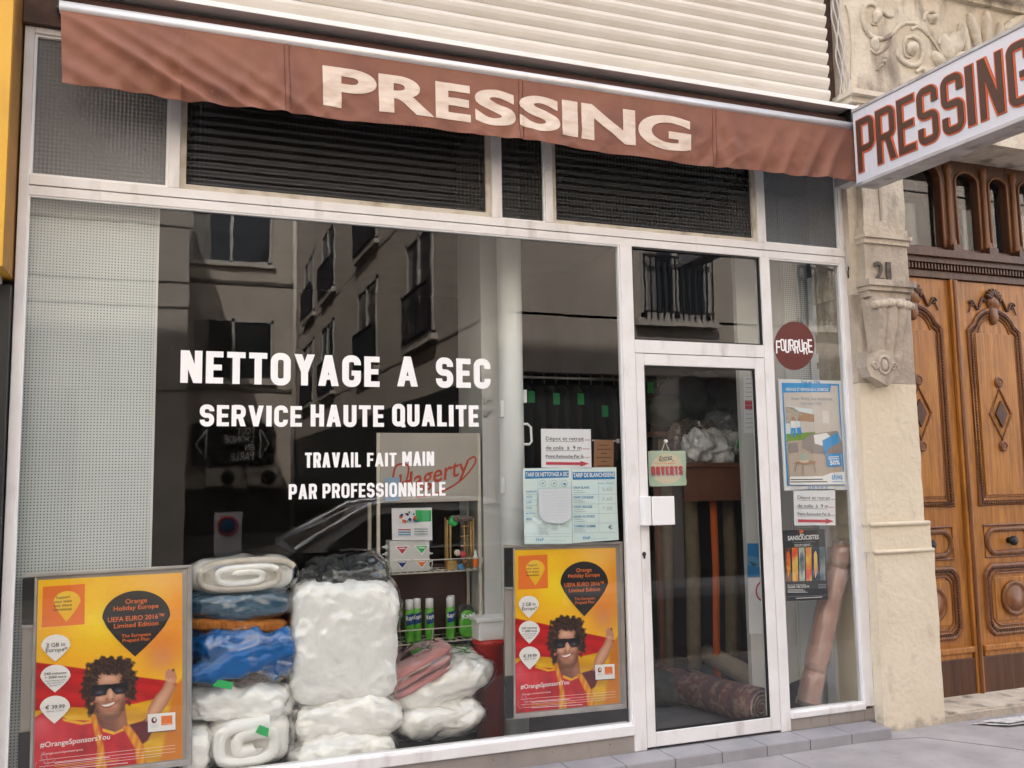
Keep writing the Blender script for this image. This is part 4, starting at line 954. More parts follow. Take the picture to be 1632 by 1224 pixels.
def paint_fan(X, Y):
    C = np.zeros(X.shape+(3,))
    def lay(m, col): C[...] = C*(1-m[..., None])+np.asarray(col, float)*m[..., None]
    def rgb(r, g, b): return np.array((r, g, b))/255.
    n1 = fbm(X, Y, 260, 3)
    lay(np.ones(X.shape), rgb(254, 204, 32)); lay(np.clip(n1*2.2-.95, 0, 1)*.75, rgb(250, 160, 24)); lay(gs(X, Y, 640, 120, 190, 110)*.75, rgb(255, 196, 120)); lay(gs(X, Y, 640, 470, 120, 150)*.8, rgb(236, 128, 60)); lay(gs(X, Y, 640, 540, 60, 70)*.45, rgb(214, 150, 140))
    lay(gs(X, Y, 360, 330, 150, 120)*.8, rgb(255, 222, 40)); lay(gs(X, Y, 120, 260, 110, 130)*.6, rgb(255, 176, 40)); lay(gs(X, Y, 720, 300, 70, 200)*.5, rgb(244, 140, 50))
    fold_ = .5+.5*np.sin((Y-.17*X)/17+4*fbm(X, Y, 120, 9))
    fold2 = fbm(X, Y*2.2, 70, 15)
    m = smin(pdist(X, Y, [(70, 533), (250, 568), (480, 620), (690, 662), (725, 690), (640, 745), (480, 790), (300, 800), (70, 800)]), 5); lay(m, rgb(206, 24, 26)); lay(m*fold_*.28, rgb(120, 6, 14)); lay(m*np.clip(fold2*2-1, 0, 1)*.5, rgb(236, 62, 50)); lay(m*smin(np.abs(pdist(X, Y, [(70, 560), (250, 592), (480, 642), (700, 690), (700, 692), (480, 645), (250, 595), (70, 563)])), 9)*.5, rgb(110, 5, 12))
    m = smin(pdist(X, Y, [(70, 790), (200, 772), (320, 782), (520, 770), (640, 742), (722, 668), (745, 1100), (560, 1100), (300, 940), (70, 850)]), 5); lay(m, rgb(232, 176, 14)); lay(m*fold_*.35, rgb(168, 104, 8)); lay(m*np.clip(fold2*2-1, 0, 1)*.5, rgb(250, 214, 60))
    m = smin(pdist(X, Y, [(690, 690), (735, 640), (745, 1100), (640, 1100), (668, 900)]), 16); lay(m*.85, rgb(214, 120, 30))
    # shirt
    m = smin(pdist(X, Y, [(70, 835), (120, 795), (170, 805), (235, 842), (330, 850), (420, 912), (500, 880), (575, 862), (604, 905), (560, 975), (580, 1150), (70, 1150)]), 4); sh_ = fbm(X, Y, 90, 21); st_ = .5+.5*np.sin(X/9.)
    lay(m, rgb(205, 26, 40)); lay(m*st_*.22, rgb(150, 8, 26)); lay(m*np.clip(sh_*2.4-1.1, 0, 1)*.6, rgb(232, 66, 74)); lay(m*np.clip(1.1-sh_*2.4, 0, 1)*.7, rgb(120, 6, 20)); lay(m*gs(X, Y, 110, 860, 60, 60)*.5, rgb(240, 120, 130))
    m = smin(pdist(X, Y, [(478, 885), (560, 862), (602, 828), (612, 895), (585, 965), (540, 1002), (505, 945)]), 4); lay(m, rgb(96, 16, 30)); lay(m*np.clip(sh_*2-.8, 0, 1)*.6, rgb(150, 34, 48))
    m = smin(pdist(X, Y, [(205, 832), (300, 856), (335, 850), (335, 862), (290, 870), (210, 846)]), 4); lay(m, rgb(236, 180, 24))
    # raised arm and fist
    arm = [(570, 866), (585, 790), (612, 735), (640, 698), (658, 652), (690, 660), (702, 690), (664, 785), (615, 858)]; d = pdist(X, Y, arm); m = smin(d, 4); lay(m, rgb(206, 150, 120)); lay(m*np.clip(1-(-d)/16, 0, 1)*.55, rgb(140, 86, 62)); lay(m*gs(X, Y, 628, 770, 16, 90, .5)*.6, rgb(236, 190, 160))
    d = pdist(X, Y, [(652, 645), (654, 606), (668, 594), (680, 600), (690, 592), (698, 614), (706, 642), (702, 670), (676, 676)]); m = smin(d, 4); lay(m, rgb(210, 150, 122))
    for i in range(4): lay(m*smin(np.abs((X-662-11*i)-(Y-620)*.25)-.5, 4)*(Y < 648)*.6, rgb(120, 66, 48))
    lay(m*gs(X, Y, 690, 600, 7, 8), rgb(50, 28, 24)); lay(m*gs(X, Y, 672, 655, 16, 10)*.5, rgb(240, 196, 170))
    # neck
    m = smin(pdist(X, Y, [(342, 800), (480, 790), (494, 882), (450, 916), (390, 902), (350, 850)]), 5); lay(m, rgb(128, 78, 58)); lay(m*gs(X, Y, 470, 860, 30, 60)*.7, rgb(182, 122, 94)); lay(m*gs(X, Y, 370, 850, 18, 60)*.4, rgb(96, 54, 40))
    m = smin(pdist(X, Y, [(385, 893), (440, 914), (474, 896), (480, 908), (432, 928), (383, 908)]), 3); lay(m, rgb(236, 176, 30))
    for pts in ([(328, 812), (352, 820), (372, 900), (392, 990), (416, 1150), (352, 1150), (364, 990), (345, 900)], [(472, 888), (500, 878), (540, 940), (570, 1000), (590, 1150), (545, 1150), (530, 1010)]):
        d = pdist(X, Y, pts); m = smin(d, 4); lay(m, rgb(238, 166, 26)); lay(m*(.5+.5*np.sin((X+Y*.2)/5.))*.45, rgb(196, 84, 14)); lay(m*np.clip(1-(-d)/8, 0, 1)*.35, rgb(150, 70, 10))
    # hair (behind), face, hair (front)
    curl = lambda k: .5+.5*np.sin(10*fbm(X, Y, 30, k)+17*fbm(X, Y, 15, k+7))
    ang = np.arctan2(Y-655, X-408); edge = 5*np.sin(ang*8)+5*np.sin(ang*23+2)+26*(fbm(X, Y, 15, 31)-.5)
    def hair(m, k): lay(m, rgb(40, 25, 21)); lay(m*np.clip(curl(k)*1.6-.8, 0, 1)*.75, rgb(92, 62, 46)); lay(m*np.clip(curl(k+3)*1.9-1.4, 0, 1)*.8, rgb(150, 112, 86))
    d = (np.hypot((X-408)/112, (Y-655)/122)-1)*112+edge; hair(smin(d, 9)*(Y < 815), 41)
    face = [(338, 650), (346, 622), (372, 604), (410, 598), (450, 606), (478, 640), (487, 720), (478, 792), (455, 838), (418, 864), (378, 846), (348, 802), (335, 730)]
    lay(smin(pdist(X, Y, [(316, 742), (330, 736), (340, 770), (328, 790), (318, 770)]), 4), rgb(204, 142, 114))
    d = pdist(X, Y, face); m = smin(d, 5); lay(m, rgb(214, 158, 128)); lay(m*np.clip(1-(-d)/34, 0, 1)*.7, rgb(128, 78, 58)); lay(m*gs(X, Y, 480, 740, 34, 110)*.45, rgb(120, 72, 54)); lay(m*fbm(X, Y, 12, 91)*.16, rgb(120, 70, 54)); lay(m*gs(X, Y, 400, 630, 46, 22)*.7, rgb(240, 196, 166)); lay(m*gs(X, Y, 366, 735, 20, 18)*.7, rgb(240, 184, 156)); lay(m*gs(X, Y, 452, 725, 18, 18)*.55, rgb(238, 180, 152))
    lay(m*gs(X, Y, 414, 715, 9, 30)*.7, rgb(244, 200, 172)); lay(m*gs(X, Y, 400, 742, 8, 7)*.8, rgb(140, 80, 62)); lay(m*gs(X, Y, 424, 742, 7, 6)*.8, rgb(150, 88, 68)); lay(m*gs(X, Y, 432, 712, 6, 26)*.5, rgb(158, 100, 76))
    bd_ = np.clip(gs(X, Y, 412, 832, 66, 34)+gs(X, Y, 350, 800, 20, 40)*.8+gs(X, Y, 474, 795, 16, 40)*.8+gs(X, Y, 406, 757, 40, 9)*.7, 0, 1); lay(m*bd_*(.45+.3*fbm(X, Y, 8, 51)), rgb(84, 52, 42)); lay(m*gs(X, Y, 412, 812, 20, 8)*.5, rgb(206, 150, 122))
    mo = smin(pdist(X, Y, [(366, 770), (400, 763), (444, 748), (440, 766), (412, 786), (384, 786)]), 3); lay(m*mo, rgb(150, 70, 62)); lay(smin(pdist(X, Y, [(374, 771), (402, 766), (437, 754), (430, 768), (406, 779), (386, 779)]), 3), rgb(246, 238, 230)); lay(m*gs(X, Y, 358, 766, 4, 12)*.6, rgb(120, 70, 54)); lay(m*gs(X, Y, 450, 748, 4, 12)*.6, rgb(120, 70, 54)); lay(m*gs(X, Y, 410, 792, 24, 4)*.6, rgb(196, 110, 98))
    top = (np.hypot((X-410)/100, (Y-566)/46)-1)*56+edge*1.0; hair(smin(top, 8)*(Y < 640), 61)
    for cx, cy, rx, ry in ((318, 700, 30, 60), (500, 700, 26, 62), (322, 640, 36, 50), (492, 632, 34, 52), (330, 790, 14, 26)): hair(smin((np.hypot((X-cx)/rx, (Y-cy)/ry)-1)*rx+edge*.9, 7), 71)
    gl = [(328, 666), (400, 662), (414, 664), (488, 652), (488, 690), (476, 714), (440, 718), (424, 702), (414, 684), (402, 690), (394, 718), (358, 726), (338, 712)]; m = smin(pdist(X, Y, gl), 3); lay(m, rgb(18, 16, 20)); lay(m*gs(X, Y, 366, 704, 22, 12)*.75, rgb(104, 100, 122)); lay(m*gs(X, Y, 452, 698, 20, 12)*.75, rgb(112, 106, 128)); lay(m*gs(X, Y, 372, 680, 26, 6)*.5, rgb(60, 58, 80))
    g = 1+.03*(fbm(X, Y, 10, 81)-.5); return np.clip(C*g[..., None], 0, 1)
def photo_print(rt, Yp, K):
    nu, nv = 170, 268; TL, TR, BR, BL = (80, 106), (715, 90), (741, 1066), (88, 1132)
    U, V = np.meshgrid(np.linspace(0, 1, nu), np.linspace(0, 1, nv)); X = (TL[0]*(1-U)+TR[0]*U)*(1-V)+(BL[0]*(1-U)+BR[0]*U)*V; Yc = (TL[1]*(1-U)+TR[1]*U)*(1-V)+(BL[1]*(1-U)+BR[1]*U)*V
    C = paint_fan(X, Yc); C = np.where(C <= .04045, C/12.92, ((C+.055)/1.055)**2.4)
    m = MB(); vs = [tuple(at(K[0]+x/K[2], K[1]+y/K[2], Yp)) for x, y in zip(X.ravel(), Yc.ravel())]
    m.add(vs, [(j*nu+i, (j+1)*nu+i, (j+1)*nu+i+1, j*nu+i+1) for j in range(nv-1) for i in range(nu-1)], M_print)
    o = m.build('print', rt); at_ = o.data.color_attributes.new('ink', 'FLOAT_COLOR', 'POINT'); at_.data.foreach_set('color', np.concatenate([C.reshape(-1, 3), np.ones((nu*nv, 1))], 1).astype(np.float32).ravel())
    return o
M_print = mat('glossy_print', (1, 1, 1), .35, coat=.25); _n = M_print.node_tree.nodes.new('ShaderNodeVertexColor'); _n.layer_name = 'ink'; M_print.node_tree.links.new(_n.outputs[0], M_print.node_tree.nodes['Principled BSDF'].inputs['Base Color'])
# the two matching poster frames
def make_poster():
    Y = .10; K = (800, 850, 3.948)
    rt = empty('poster_frame', (2.157, Y, .331), 'aluminium poster frame with footballer fan advert, right one beside the door', 'poster frame', 'twin advert frames in the display window')
    f = Flat(Y, K).setd(400, 600)
    f.p([(10, 75), (752, 52), (778, 1100), (20, 1172)], M_clipgrey, .012); f.build('backing', rt)
    f = Flat(Y-.013, K).setd(400, 600)
    for a in (((10, 70), (752, 50), (752, 64), (10, 90)), ((745, 60), (755, 52), (782, 1100), (765, 1098)), ((66, 1165), (72, 1140), (765, 1072), (770, 1100)), ((66, 95), (76, 95), (82, 1150), (70, 1166))): f.p(a, M_alu, .012); f.lay = 0
    f.p([(738, 66), (746, 66), (765, 1075), (757, 1078)], M_alu, .006); f.lay = 0
    f.build('frame', rt, .0015)
    f = Flat(Y-.014, K).setd(400, 600)
    f.p([(13, 95), (64, 93), (66, 335), (16, 335)], M_black, .010); f.lay = 0; f.p([(16, 338), (64, 338), (64, 350), (16, 350)], M_alu, .011); f.build('clip', rt)
    f = Flat(Y-.014, K).setd(400, 600); f.p([(18, 898), (68, 893), (70, 1160), (20, 1166)], M_black, .010); f.build('clip', rt)
    photo_print(rt, Y-.0132, K)
    f = Flat(Y-.0136, K).setd(400, 600); P = f.p
    # speech drops and writing
    P([(102, 142), (286, 133), (290, 345), (102, 354)], M_op_orange); P(drop(210, 168, 328, 118), M_op_yellow)
    for i, tx in enumerate(('Support', 'your team', 'and share', 'emotions')):
        wd = (62, 78, 80, 78)[i]; f.t(tx, (192-wd/2, 207+21*i), (192+wd/2, 204+21*i), 13, M_op_black, .004)
    P(drop(517, 177, 522, 300), M_op_black)
    for tx, x0, x1, y, h in (('Orange', 467, 563, 244, 24), ('Holiday Europe', 416, 614, 280, 23), ('UEFA EURO 2016™', 392, 640, 338, 24), ('Limited Edition', 420, 616, 371, 23), ('The European', 455, 584, 421, 17), ('Prepaid Plan', 460, 578, 445, 17)):
        f.t(tx, (x0, y), (x1, y-(x1-x0)*.05), h, M_op_orange, .008)
    P(drop(167, 392, 533, 128), M_op_white); P(drop(170, 550, 694, 132), M_op_white); P(drop(172, 711, 856, 132), M_op_white)
    for tx, x0, x1, y, h in (('2 GB in', 126, 208, 458, 20), ('Europe*', 124, 218, 484, 20), ('240 minutes', 120, 218, 603, 13), ('+ 2000 texts', 124, 218, 622, 13), ('international calls', 126, 214, 637, 7), ('and texts from', 134, 206, 649, 7), ('Europe***', 146, 196, 662, 8), ('€ 39.99', 131, 215, 781, 19), ('valid for 14 days*', 134, 212, 795, 7)):
        f.t(tx, (x0, y), (x1, y-5), h, M_op_black, .006 if h > 10 else 0)
    P([(581, 826), (703, 820), (706, 912), (585, 920)], M_op_white); P([(641, 838), (690, 836), (692, 884), (643, 887)], M_op_orange); f.t('orange', (646, 882), (688, 880), 5, M_op_white)
    P(circ(610, 858, 12, 16), M_op_maroon); P(circ(612, 855, 5, 9), M_op_white); f.t('EURO2016', (594, 887), (628, 886), 5, M_greyink); f.t('FRANCE', (598, 896), (626, 895), 4, M_greyink); f.line((585, 922), (706, 914), 3, M_op_black)
    f.t('#OrangeSponsorsYou', (113, 978), (418, 946), 26, M_op_white, .008)
    f.t('orange.com/sponsorsyou', (125, 1016), (300, 999), 10, M_op_white)
    for i in range(4): f.line((112+20*(i % 2), 1042+17*i), (708-60*(i == 3), 992+17*i), 1.6, M_op_white)
    for i in range(3): f.line((180, 1060+17*i), (420+40*i, 1040+17*i), 3, M_op_flagy if i == 1 else M_op_white)
    f.stroke(smooth_path([(100, 1050), (95, 1075), (110, 1098), (130, 1085), (150, 1050), (130, 1000), (120, 1030), (150, 1060), (185, 1040)]), 2.2, M_greyink)
    f.build('print_lettering', rt)
    return rt
psB = make_poster()
psA = dupto(psB, (-.190, .085, .300), 'aluminium poster frame with footballer fan advert, left one before the perforated screen', 0, R(-1.3))

def ext(x0, y0, x1, y1, Y):
    a, b = at(x0, (y0+y1)/2, Y), at(x1, (y0+y1)/2, Y); c, d = at((x0+x1)/2, y0, Y), at((x0+x1)/2, y1, Y)
    return Vector(((a.x+b.x)/2, Y, (c.z+d.z)/2)), (b.x-a.x)/2, (c.z-d.z)/2
def cushion(name, box, Y, dep, mt, label, cat, e=(.45, .5), amp=.012, fr=4, ridge=.0, rfr=6, rot=0., seed=0, film=M_film, group=None, parts=None, n=(140, 64), sag=0., filmgrow=1.035, part='cover', pinch=0.):
    c, hx, hz = ext(*box, Y); rt = empty(name, (c.x, Y+dep, c.z-hz), label, cat, group)
    b = MB(); b.blob((c.x, Y+dep, c.z), (hx, dep, hz), mt, e, n, amp, fr, seed, ridge, rfr, rot, sag, pinch); b.build(part, rt)
    if film:
        b = MB(); b.blob((c.x, Y+dep, c.z), (hx*filmgrow+.006, dep+.012, hz*filmgrow+.008), film, (e[0]*1.05, e[1]*1.05), n, amp*1.25, fr, seed, .012, 8, rot, sag, pinch); b.build('plastic_bag', rt)
    return rt
# big puffy duvet and the pillows under and beside it
bg_ = cushion('packed_duvet', (468, 925, 641, 1128), .16, .26, M_cottonq, 'large plump white duvet in clear plastic, the biggest bundle in the window', 'duvet', (.31, .35), .013, 4.5, .0095, 8, R(-2.5), 2, n=(230, 130), part='duvet')
cushion('packed_pillow', (465, 1110, 645, 1192), .15, .26, M_cotton, 'flattened white pillow squeezed under the big packed duvet', 'pillow', (.4, .7), .03, 5, .012, 7, R(1), 5, part='pillow', pinch=.2)
cushion('packed_pillow', (634, 1052, 797, 1132), .22, .2, M_cotton, 'white pillow in plastic tilted up to the right below the pink blanket', 'pillow', (.45, .85), .026, 5, .011, 8, R(13), 6, part='pillow', pinch=.45)
cushion('packed_pillow', (640, 1118, 782, 1186), .20, .22, M_cotton, 'lowest white pillow in plastic, lying on the floor left of the red bin', 'pillow', (.45, .75), .026, 5, .011, 8, R(4), 7, part='pillow', pinch=.35)
cushion('packed_pillow', (462, 1172, 640, 1250), .12, .24, M_cotton, 'white pillow at the very bottom of the pile on the window floor', 'pillow', (.45, .6), .026, 5, .011, 7, 0, 17, part='pillow', pinch=.2)
bk = cushion('garment_bag', (492, 893, 622, 950), .22, .18, M_black2, 'dark clothes in smoky plastic with a carry loop on the big duvet', 'garment bag', (.65, .85), .035, 6, .028, 8, R(6), 9, film=M_film, part='garment')
c, hx, hz = ext(510, 884, 560, 920, .25); b = MB(); b.tube(smooth_path([(c.x-hx, .24, c.z-hz), (c.x-hx*.8, .23, c.z+hz*.7), (c.x-.2*hx, .23, c.z+hz), (c.x+hx*.5, .24, c.z+hz*.9), (c.x+hx*.9, .25, c.z-hz)]) if 0 else [(c.x-hx, .24, c.z-hz), (c.x-hx*.75, .23, c.z+hz*.6), (c.x-.2*hx, .23, c.z+hz*.95), (c.x+hx*.5, .24, c.z+hz*.85), (c.x+hx*.9, .25, c.z-hz)], .012, M_filmdark, 8); b.build('loop', bk)
# left pile
def spiral(name, box, Y, y1, mt, mt2, label, cat, turns=2.6, th=.030, squash=.55, phase=0, film=True, wob=.05):
    c, hx, hz = ext(*box, Y); rt = empty(name, (c.x, Y+.2, c.z-hz), label, cat)
    pts = []; N_ = 90
    for i in range(N_+1):
        t = i/N_; a = phase+2*PI*turns*t; k = 1-.80*t
        px_ = math.copysign(abs(math.cos(a))**.7, math.cos(a)); pz = math.copysign(abs(math.sin(a))**.75, math.sin(a))
        pts.append((c.x+(hx-th*.5)*k*px_+.004*math.sin(a*3), c.z+(hz-th*.5)*k*pz*(1+wob*math.sin(a*2+1))+.005*noise.noise(Vector((i*.15, 3, phase)))))
    def mk(p, mtl, nm):
        m = MB(); L_ = ribbon(p, th*.92); nu = len(L_); F_ = [q_[3] for q_ in L_]+[L_[-1][2]]; B0 = [q_[0] for q_ in L_]+[L_[-1][1]]
        sec = [(-1, Y+.012), (-.75, Y+.003), (0, Y-.004), (.75, Y+.003), (1, Y+.012)]
        def fn(u, v):
            i = min(nu, int(u*nu+.5)); a, b2 = Vector(F_[i]), Vector(B0[i]); mid = (a+b2)/2; h = (a-b2)/2
            k_ = v*6
            if k_ < 1: s_, y = -1, y1
            elif k_ > 5: s_, y = 1, y1
            else: s_, y = sec[int(round(k_-1))]
            pt = mid+h*s_; return (pt.x, y+.008*noise.noise(Vector((pt.x*20, pt.y*20, 1))), pt.y)
        m.grid(fn, nu, 6, mtl); return m.build(nm, rt)
    cut = int(len(pts)*.42); mk(pts[:cut+1], mt, 'outer_layer'); mk(pts[cut:], mt2, 'inner_layer')
    b = MB(); b.blob((c.x, (Y+y1)/2+.03, c.z), (hx*.96, (y1-Y)/2-.02, hz*.96), mt2, (.4, .55), (40, 24), .004, 5, 1); b.build('core', rt)
    if film:
        b = MB(); b.blob((c.x, (Y+y1)/2, c.z), (hx*1.04, (y1-Y)/2+.02, hz*1.05), M_film, (.45, .6), (60, 36), .008, 6, 3, .008, 7); b.build('plastic_bag', rt)
    return rt
spiral('rolled_duvet', (300, 887, 476, 951), .20, .62, M_cream, M_cottonq, 'rolled cream and white duvet in plastic on top of the left pile', 'duvet', 2.4, .034, phase=.3)
nb = cushion('folded_blanket', (294, 941, 466, 992), .20, .22, M_navy, 'petrol blue folded blanket in shiny plastic below the rolled cream duvet', 'blanket', (.35, .6), .014, 4, .010, 6, R(-2), 3, part='blanket')
cushion('folded_blanket', (296, 987, 460, 1010), .19, .22, M_orangeknit, 'rust orange ribbed knit blanket folded under the petrol blue one', 'blanket', (.3, .5), .006, 6, 0, 5, R(-5), 4, film=None, part='blanket')
bb_ = cushion('blue_bag', (292, 998, 472, 1088), .14, .24, M_blue, 'crumpled bright blue fabric bag with yellow handle cord in the left pile', 'bag', (.5, .7), .035, 5, .032, 8, R(-7), 8, part='bag_body', n=(130, 80))
a_, b_ = at(432, 1062, .17), at(462, 1028, .17); mm = MB(); mm.tube([(a_.x, .165, a_.z), ((a_.x+b_.x)/2-.01, .155, (a_.z+b_.z)/2+.012), (b_.x, .18, b_.z)], .006, M_yellowcord, 6); mm.build('handle_cord', bb_)
mm = MB(); c_, hx_, hz_ = ext(296, 1030, 470, 1082, .13); mm.blob((c_.x, .17, c_.z), (hx_, .05, hz_*.8), M_blue, (.5, .7), (90, 50), .02, 6, 31, .016, 9, R(9)); mm.build('folded_flap', bb_)
cushion('fleece_throw', (296, 1052, 472, 1100), .21, .22, M_fur, 'shaggy brown fleece throw showing below the blue bag', 'throw', (.45, .6), .02, 6, .018, 18, R(2), 11, part='throw')
cushion('folded_duvet', (296, 1096, 470, 1160), .15, .24, M_cottonq, 'folded white quilted duvet above the coiled one in the left pile', 'duvet', (.4, .6), .03, 4, .02, 8, R(-3), 12, part='duvet')
spiral('coiled_duvet', (330, 1142, 470, 1236), .11, .55, M_cottonq, M_cotton, 'coiled white duvet with a green tag at the bottom of the left pile', 'duvet', 1.7, .060, phase=1.2, wob=.1)
cushion('packed_pillow', (286, 1165, 336, 1250), .10, .2, M_cotton, 'small white pillow end showing beside the lower right of the left poster frame', 'pillow', (.5, .6), .012, 5, .006, 8, 0, 14, part='pillow')
for (x, y, w_, h_, lb) in ((355, 1091, 34, 16, 'green paper tag on the white duvet just below the brown fleece'), (418, 1165, 22, 20, 'green paper tag pinned on the coiled white duvet')):
    f = Flat(.085).setd(x, y); f.p([(x-w_/2, y+2), (x-w_*.2, y-h_/2), (x+w_/2, y-h_*.2), (x+w_*.4, y+h_/2), (x-w_*.1, y+h_*.3)], M_green, .002); tag(f.build('laundry_tag'), lb, 'tag', 'green laundry tags in the pile')
# pink blanket: a folded slab leaning on the pillow
pk = empty('pink_blanket', tuple(at(665, 1115, .3)), 'folded pink fleece blanket in plastic between big duvet and tilted pillow', 'blanket')
cc, hx, hz = ext(612, 1052, 728, 1092, .24)
for i in range(3):
    b = MB(); b.blob((cc.x+.008*i, .40, cc.z+.046-.048*i), (hx*(1-.05*i), .2, .030), M_pink, (.4, .8), (48, 24), .007, 7, i, .003, 7, R(24)); b.build('fold', pk)
b = MB(); b.blob((cc.x, .40, cc.z), (hx*1.06, .21, .095), M_film, (.5, .8), (60, 30), .01, 6, 5, .01, 6, R(24)); b.build('plastic_bag', pk)

# ------------------------------------------------------------------ wire rack with the cleaning products
RY = .60
def RX(x): return at(x, 850, RY).x
def RZ(y, x=690): return at(x, y, RY).z
rk = empty('display_rack', ((RX(603)+RX(770))/2, RY+.12, FZ), 'cream metal display rack with red script header and wire shelves', 'rack')
x0, x1 = RX(604), RX(766); ztop = RZ(690)
for x in (x0, x1):
    b = MB(); b.box(x-.010, x+.010, RY+.01, RY+.03, FZ, ztop, M_wire); b.build('upright', rk, .002)
    b = MB(); b.box(x-.010, x+.010, RY+.25, RY+.27, FZ, RZ(800), M_wire); b.build('upright', rk, .002)
b = MB(); b.box(x0+.011, x1-.011, RY+.012, RY+.022, RZ(800), ztop, M_rackpanel); hd = b.build('header_panel', rk, .002)
f = Flat(RY+.011).setd(690, 750)
f.t('Hagerty', (634, 786), (752, 752), 27, M_scriptred, .012, .35)
f.stroke(smooth_path([(626, 762), (632, 742), (650, 742), (648, 765), (636, 785), (628, 790)]), 3.2, M_scriptred); f.stroke(smooth_path([(664, 792), (700, 785), (735, 765), (757, 738), (755, 728), (744, 735)]), 2.6, M_scriptred)
f.build('script_lettering', hd)
b = MB(); b.box(x0+.011, x1-.011, RY+.255, RY+.262, RZ(1040), RZ(905), M_rackback); b.build('back_panel', rk)
def shelf(zf, lip):
    b = MB(); z = zf
    for i in range(15): xx = x0+.012+i*(x1-x0-.024)/14; b.tube([(xx, RY, z), (xx, RY+.25, z)], .0028, M_wire, 5)
    for y in (RY-.004, RY+.12, RY+.25): b.tube([(x0, y, z), (x1, y, z)], .0045, M_wire, 6)
    for dz in (lip,): b.tube([(x0, RY-.01, z), (x0-.004, RY-.035, z+dz), (x1+.004, RY-.035, z+dz), (x1, RY-.01, z)], .0035, M_wire, 6)
    for i in range(3): xx = x0+i*(x1-x0)/2; b.tube([(xx, RY-.004, z), (xx, RY-.035, z+lip)], .003, M_wire, 5)
    b.build('wire_shelf', rk)
Z1, Z2 = RZ(912), RZ(1024); shelf(Z1, .075); shelf(Z2, .085); shelf(FZ+.05, .03)
# spray cans
def can(x, label, y=0):
    rt = empty('spray_can', (x, RY+.06+y, Z2+.006), label, 'spray can', 'spray cans on the lower rack shelf')
    b = MB(); b.lathe([(.0, .0), (.026, 0), (.027, .004), (.027, .172), (.024, .182), (.020, .186)], (x, RY+.06+y, Z2+.006), M_cangreen, 20); bd_ = b.build('can_body', rt)
    b = MB(); b.lathe([(.0215, .186), (.0235, .187), (.0235, .238), (.021, .243), (0, .244)], (x, RY+.06+y, Z2+.006), M_cap, 20); b.build('cap', rt)
    b = MB(); 
    b.grid(lambda u, v: (x+.0274*math.sin((u-.5)*1.9+PI), RY+.06+y+.0274*math.cos((u-.5)*1.9+PI), Z2+.006+.105+.062*v-.012*u), 10, 2, M_canblue, flip=False); b.build('blue_band', rt, recalc=False)
    f = Flat(RY+.06+y-.0295); f.text('Kapo', x-.022, x+.022, Z2+.130, .024, M_vinyl, .0, ang=.2, bold=.02); 
    for v_ in f.v: v_.y += .35*(v_.x-x)**2/.027
    f.build('lettering', rt)
    return rt
cx = [RX(656), RX(670), RX(688), RX(721)]
for i, lb in enumerate(('spray can with green body and white cap, leftmost beside the big duvet', 'spray can with white cap, second from the left on the rack shelf', 'spray can with white cap, third from the left before the gap', 'spray can with white cap standing alone beside the bagged product')): can(cx[i], lb, .0 if i != 1 else .03)
can(RX(728), 'spray can with white cap half hidden behind the lone front can', .07)
rt = empty('cleaner_pouch', (RX(748), RY+.07, Z2+.006), 'green and silver plastic pouch of cleaner at the right of the rack shelf', 'pouch')
b = MB(); b.blob((RX(749), RY+.07, Z2+.085), (.052, .024, .082), M_cangreen, (.7, .5), (30, 20), .004, 12, 3); b.build('pouch_body', rt)
b = MB(); b.blob((RX(746), RY+.07, Z2+.155), (.046, .014, .045), M_filmdark, (.6, .5), (30, 16), .006, 14, 4, .006, 10); b.build('film_top', rt)
f = Flat(RY+.040); f.text('Kapo', RX(739), RX(760), Z2+.115, .028, M_vinyl, ang=.2, bold=.025); f.build('lettering', rt)
# upper shelf: leaflet box with bottles, bamboo toy, small bottle
rt = empty('leaflet_box', (RX(655), RY+.08, Z1+.005), 'white product display box with leaflet and coloured triangles, upper rack shelf', 'display box')
a, c = RX(624), RX(688); zt_, zm = RZ(808), RZ(860)
b = MB(); b.box(a, c, RY+.05, RY+.15, Z1+.005, zm, M_filmbrown if 0 else M_post); b.build('box_body', rt, .003)
f = Flat(RY+.045).setd(655, 830); f.p([(624, 810), (688, 809), (689, 861), (625, 861)], M_paper, .002)
f.p([(662, 813), (687, 813), (687, 831), (663, 832)], M_green)
rn = random.Random(5)
for i in range(16):
    xx, yy = 638+rn.uniform(0, 24), 816+rn.uniform(0, 16); f.p(circ(xx, yy, rn.uniform(1, 3.2), None, 9), (M_canblue, M_signred, M_op_orange, M_green, M_op_black)[i % 5])
f.t('LA VITALE', (645, 833), (668, 832), 4.5, M_canblue, .01)
for i in range(3): f.line((634, 844+4*i), (654, 844+4*i), 1.6, M_redink if i == 0 else M_blueink); f.line((659, 843+4*i), (681, 843+4*i), 1.6, M_greyink)
f.build('leaflet', rt)
f = Flat(RY+.048).setd(655, 880)
for (x, y, mt) in ((641, 870, M_redink), (672, 869, M_green), (641, 892, M_canblue), (672, 891, M_op_orange)):
    f.p([(x-12, y), (x+12, y-.5), (x, y+16)], M_op_white); f.p([(x-9.5, y+1.5), (x+9.5, y+1), (x, y+13)], mt); f.line((x-5, y+4), (x+5, y+4), 1.4, M_op_white)
f.build('triangle_labels', rt)
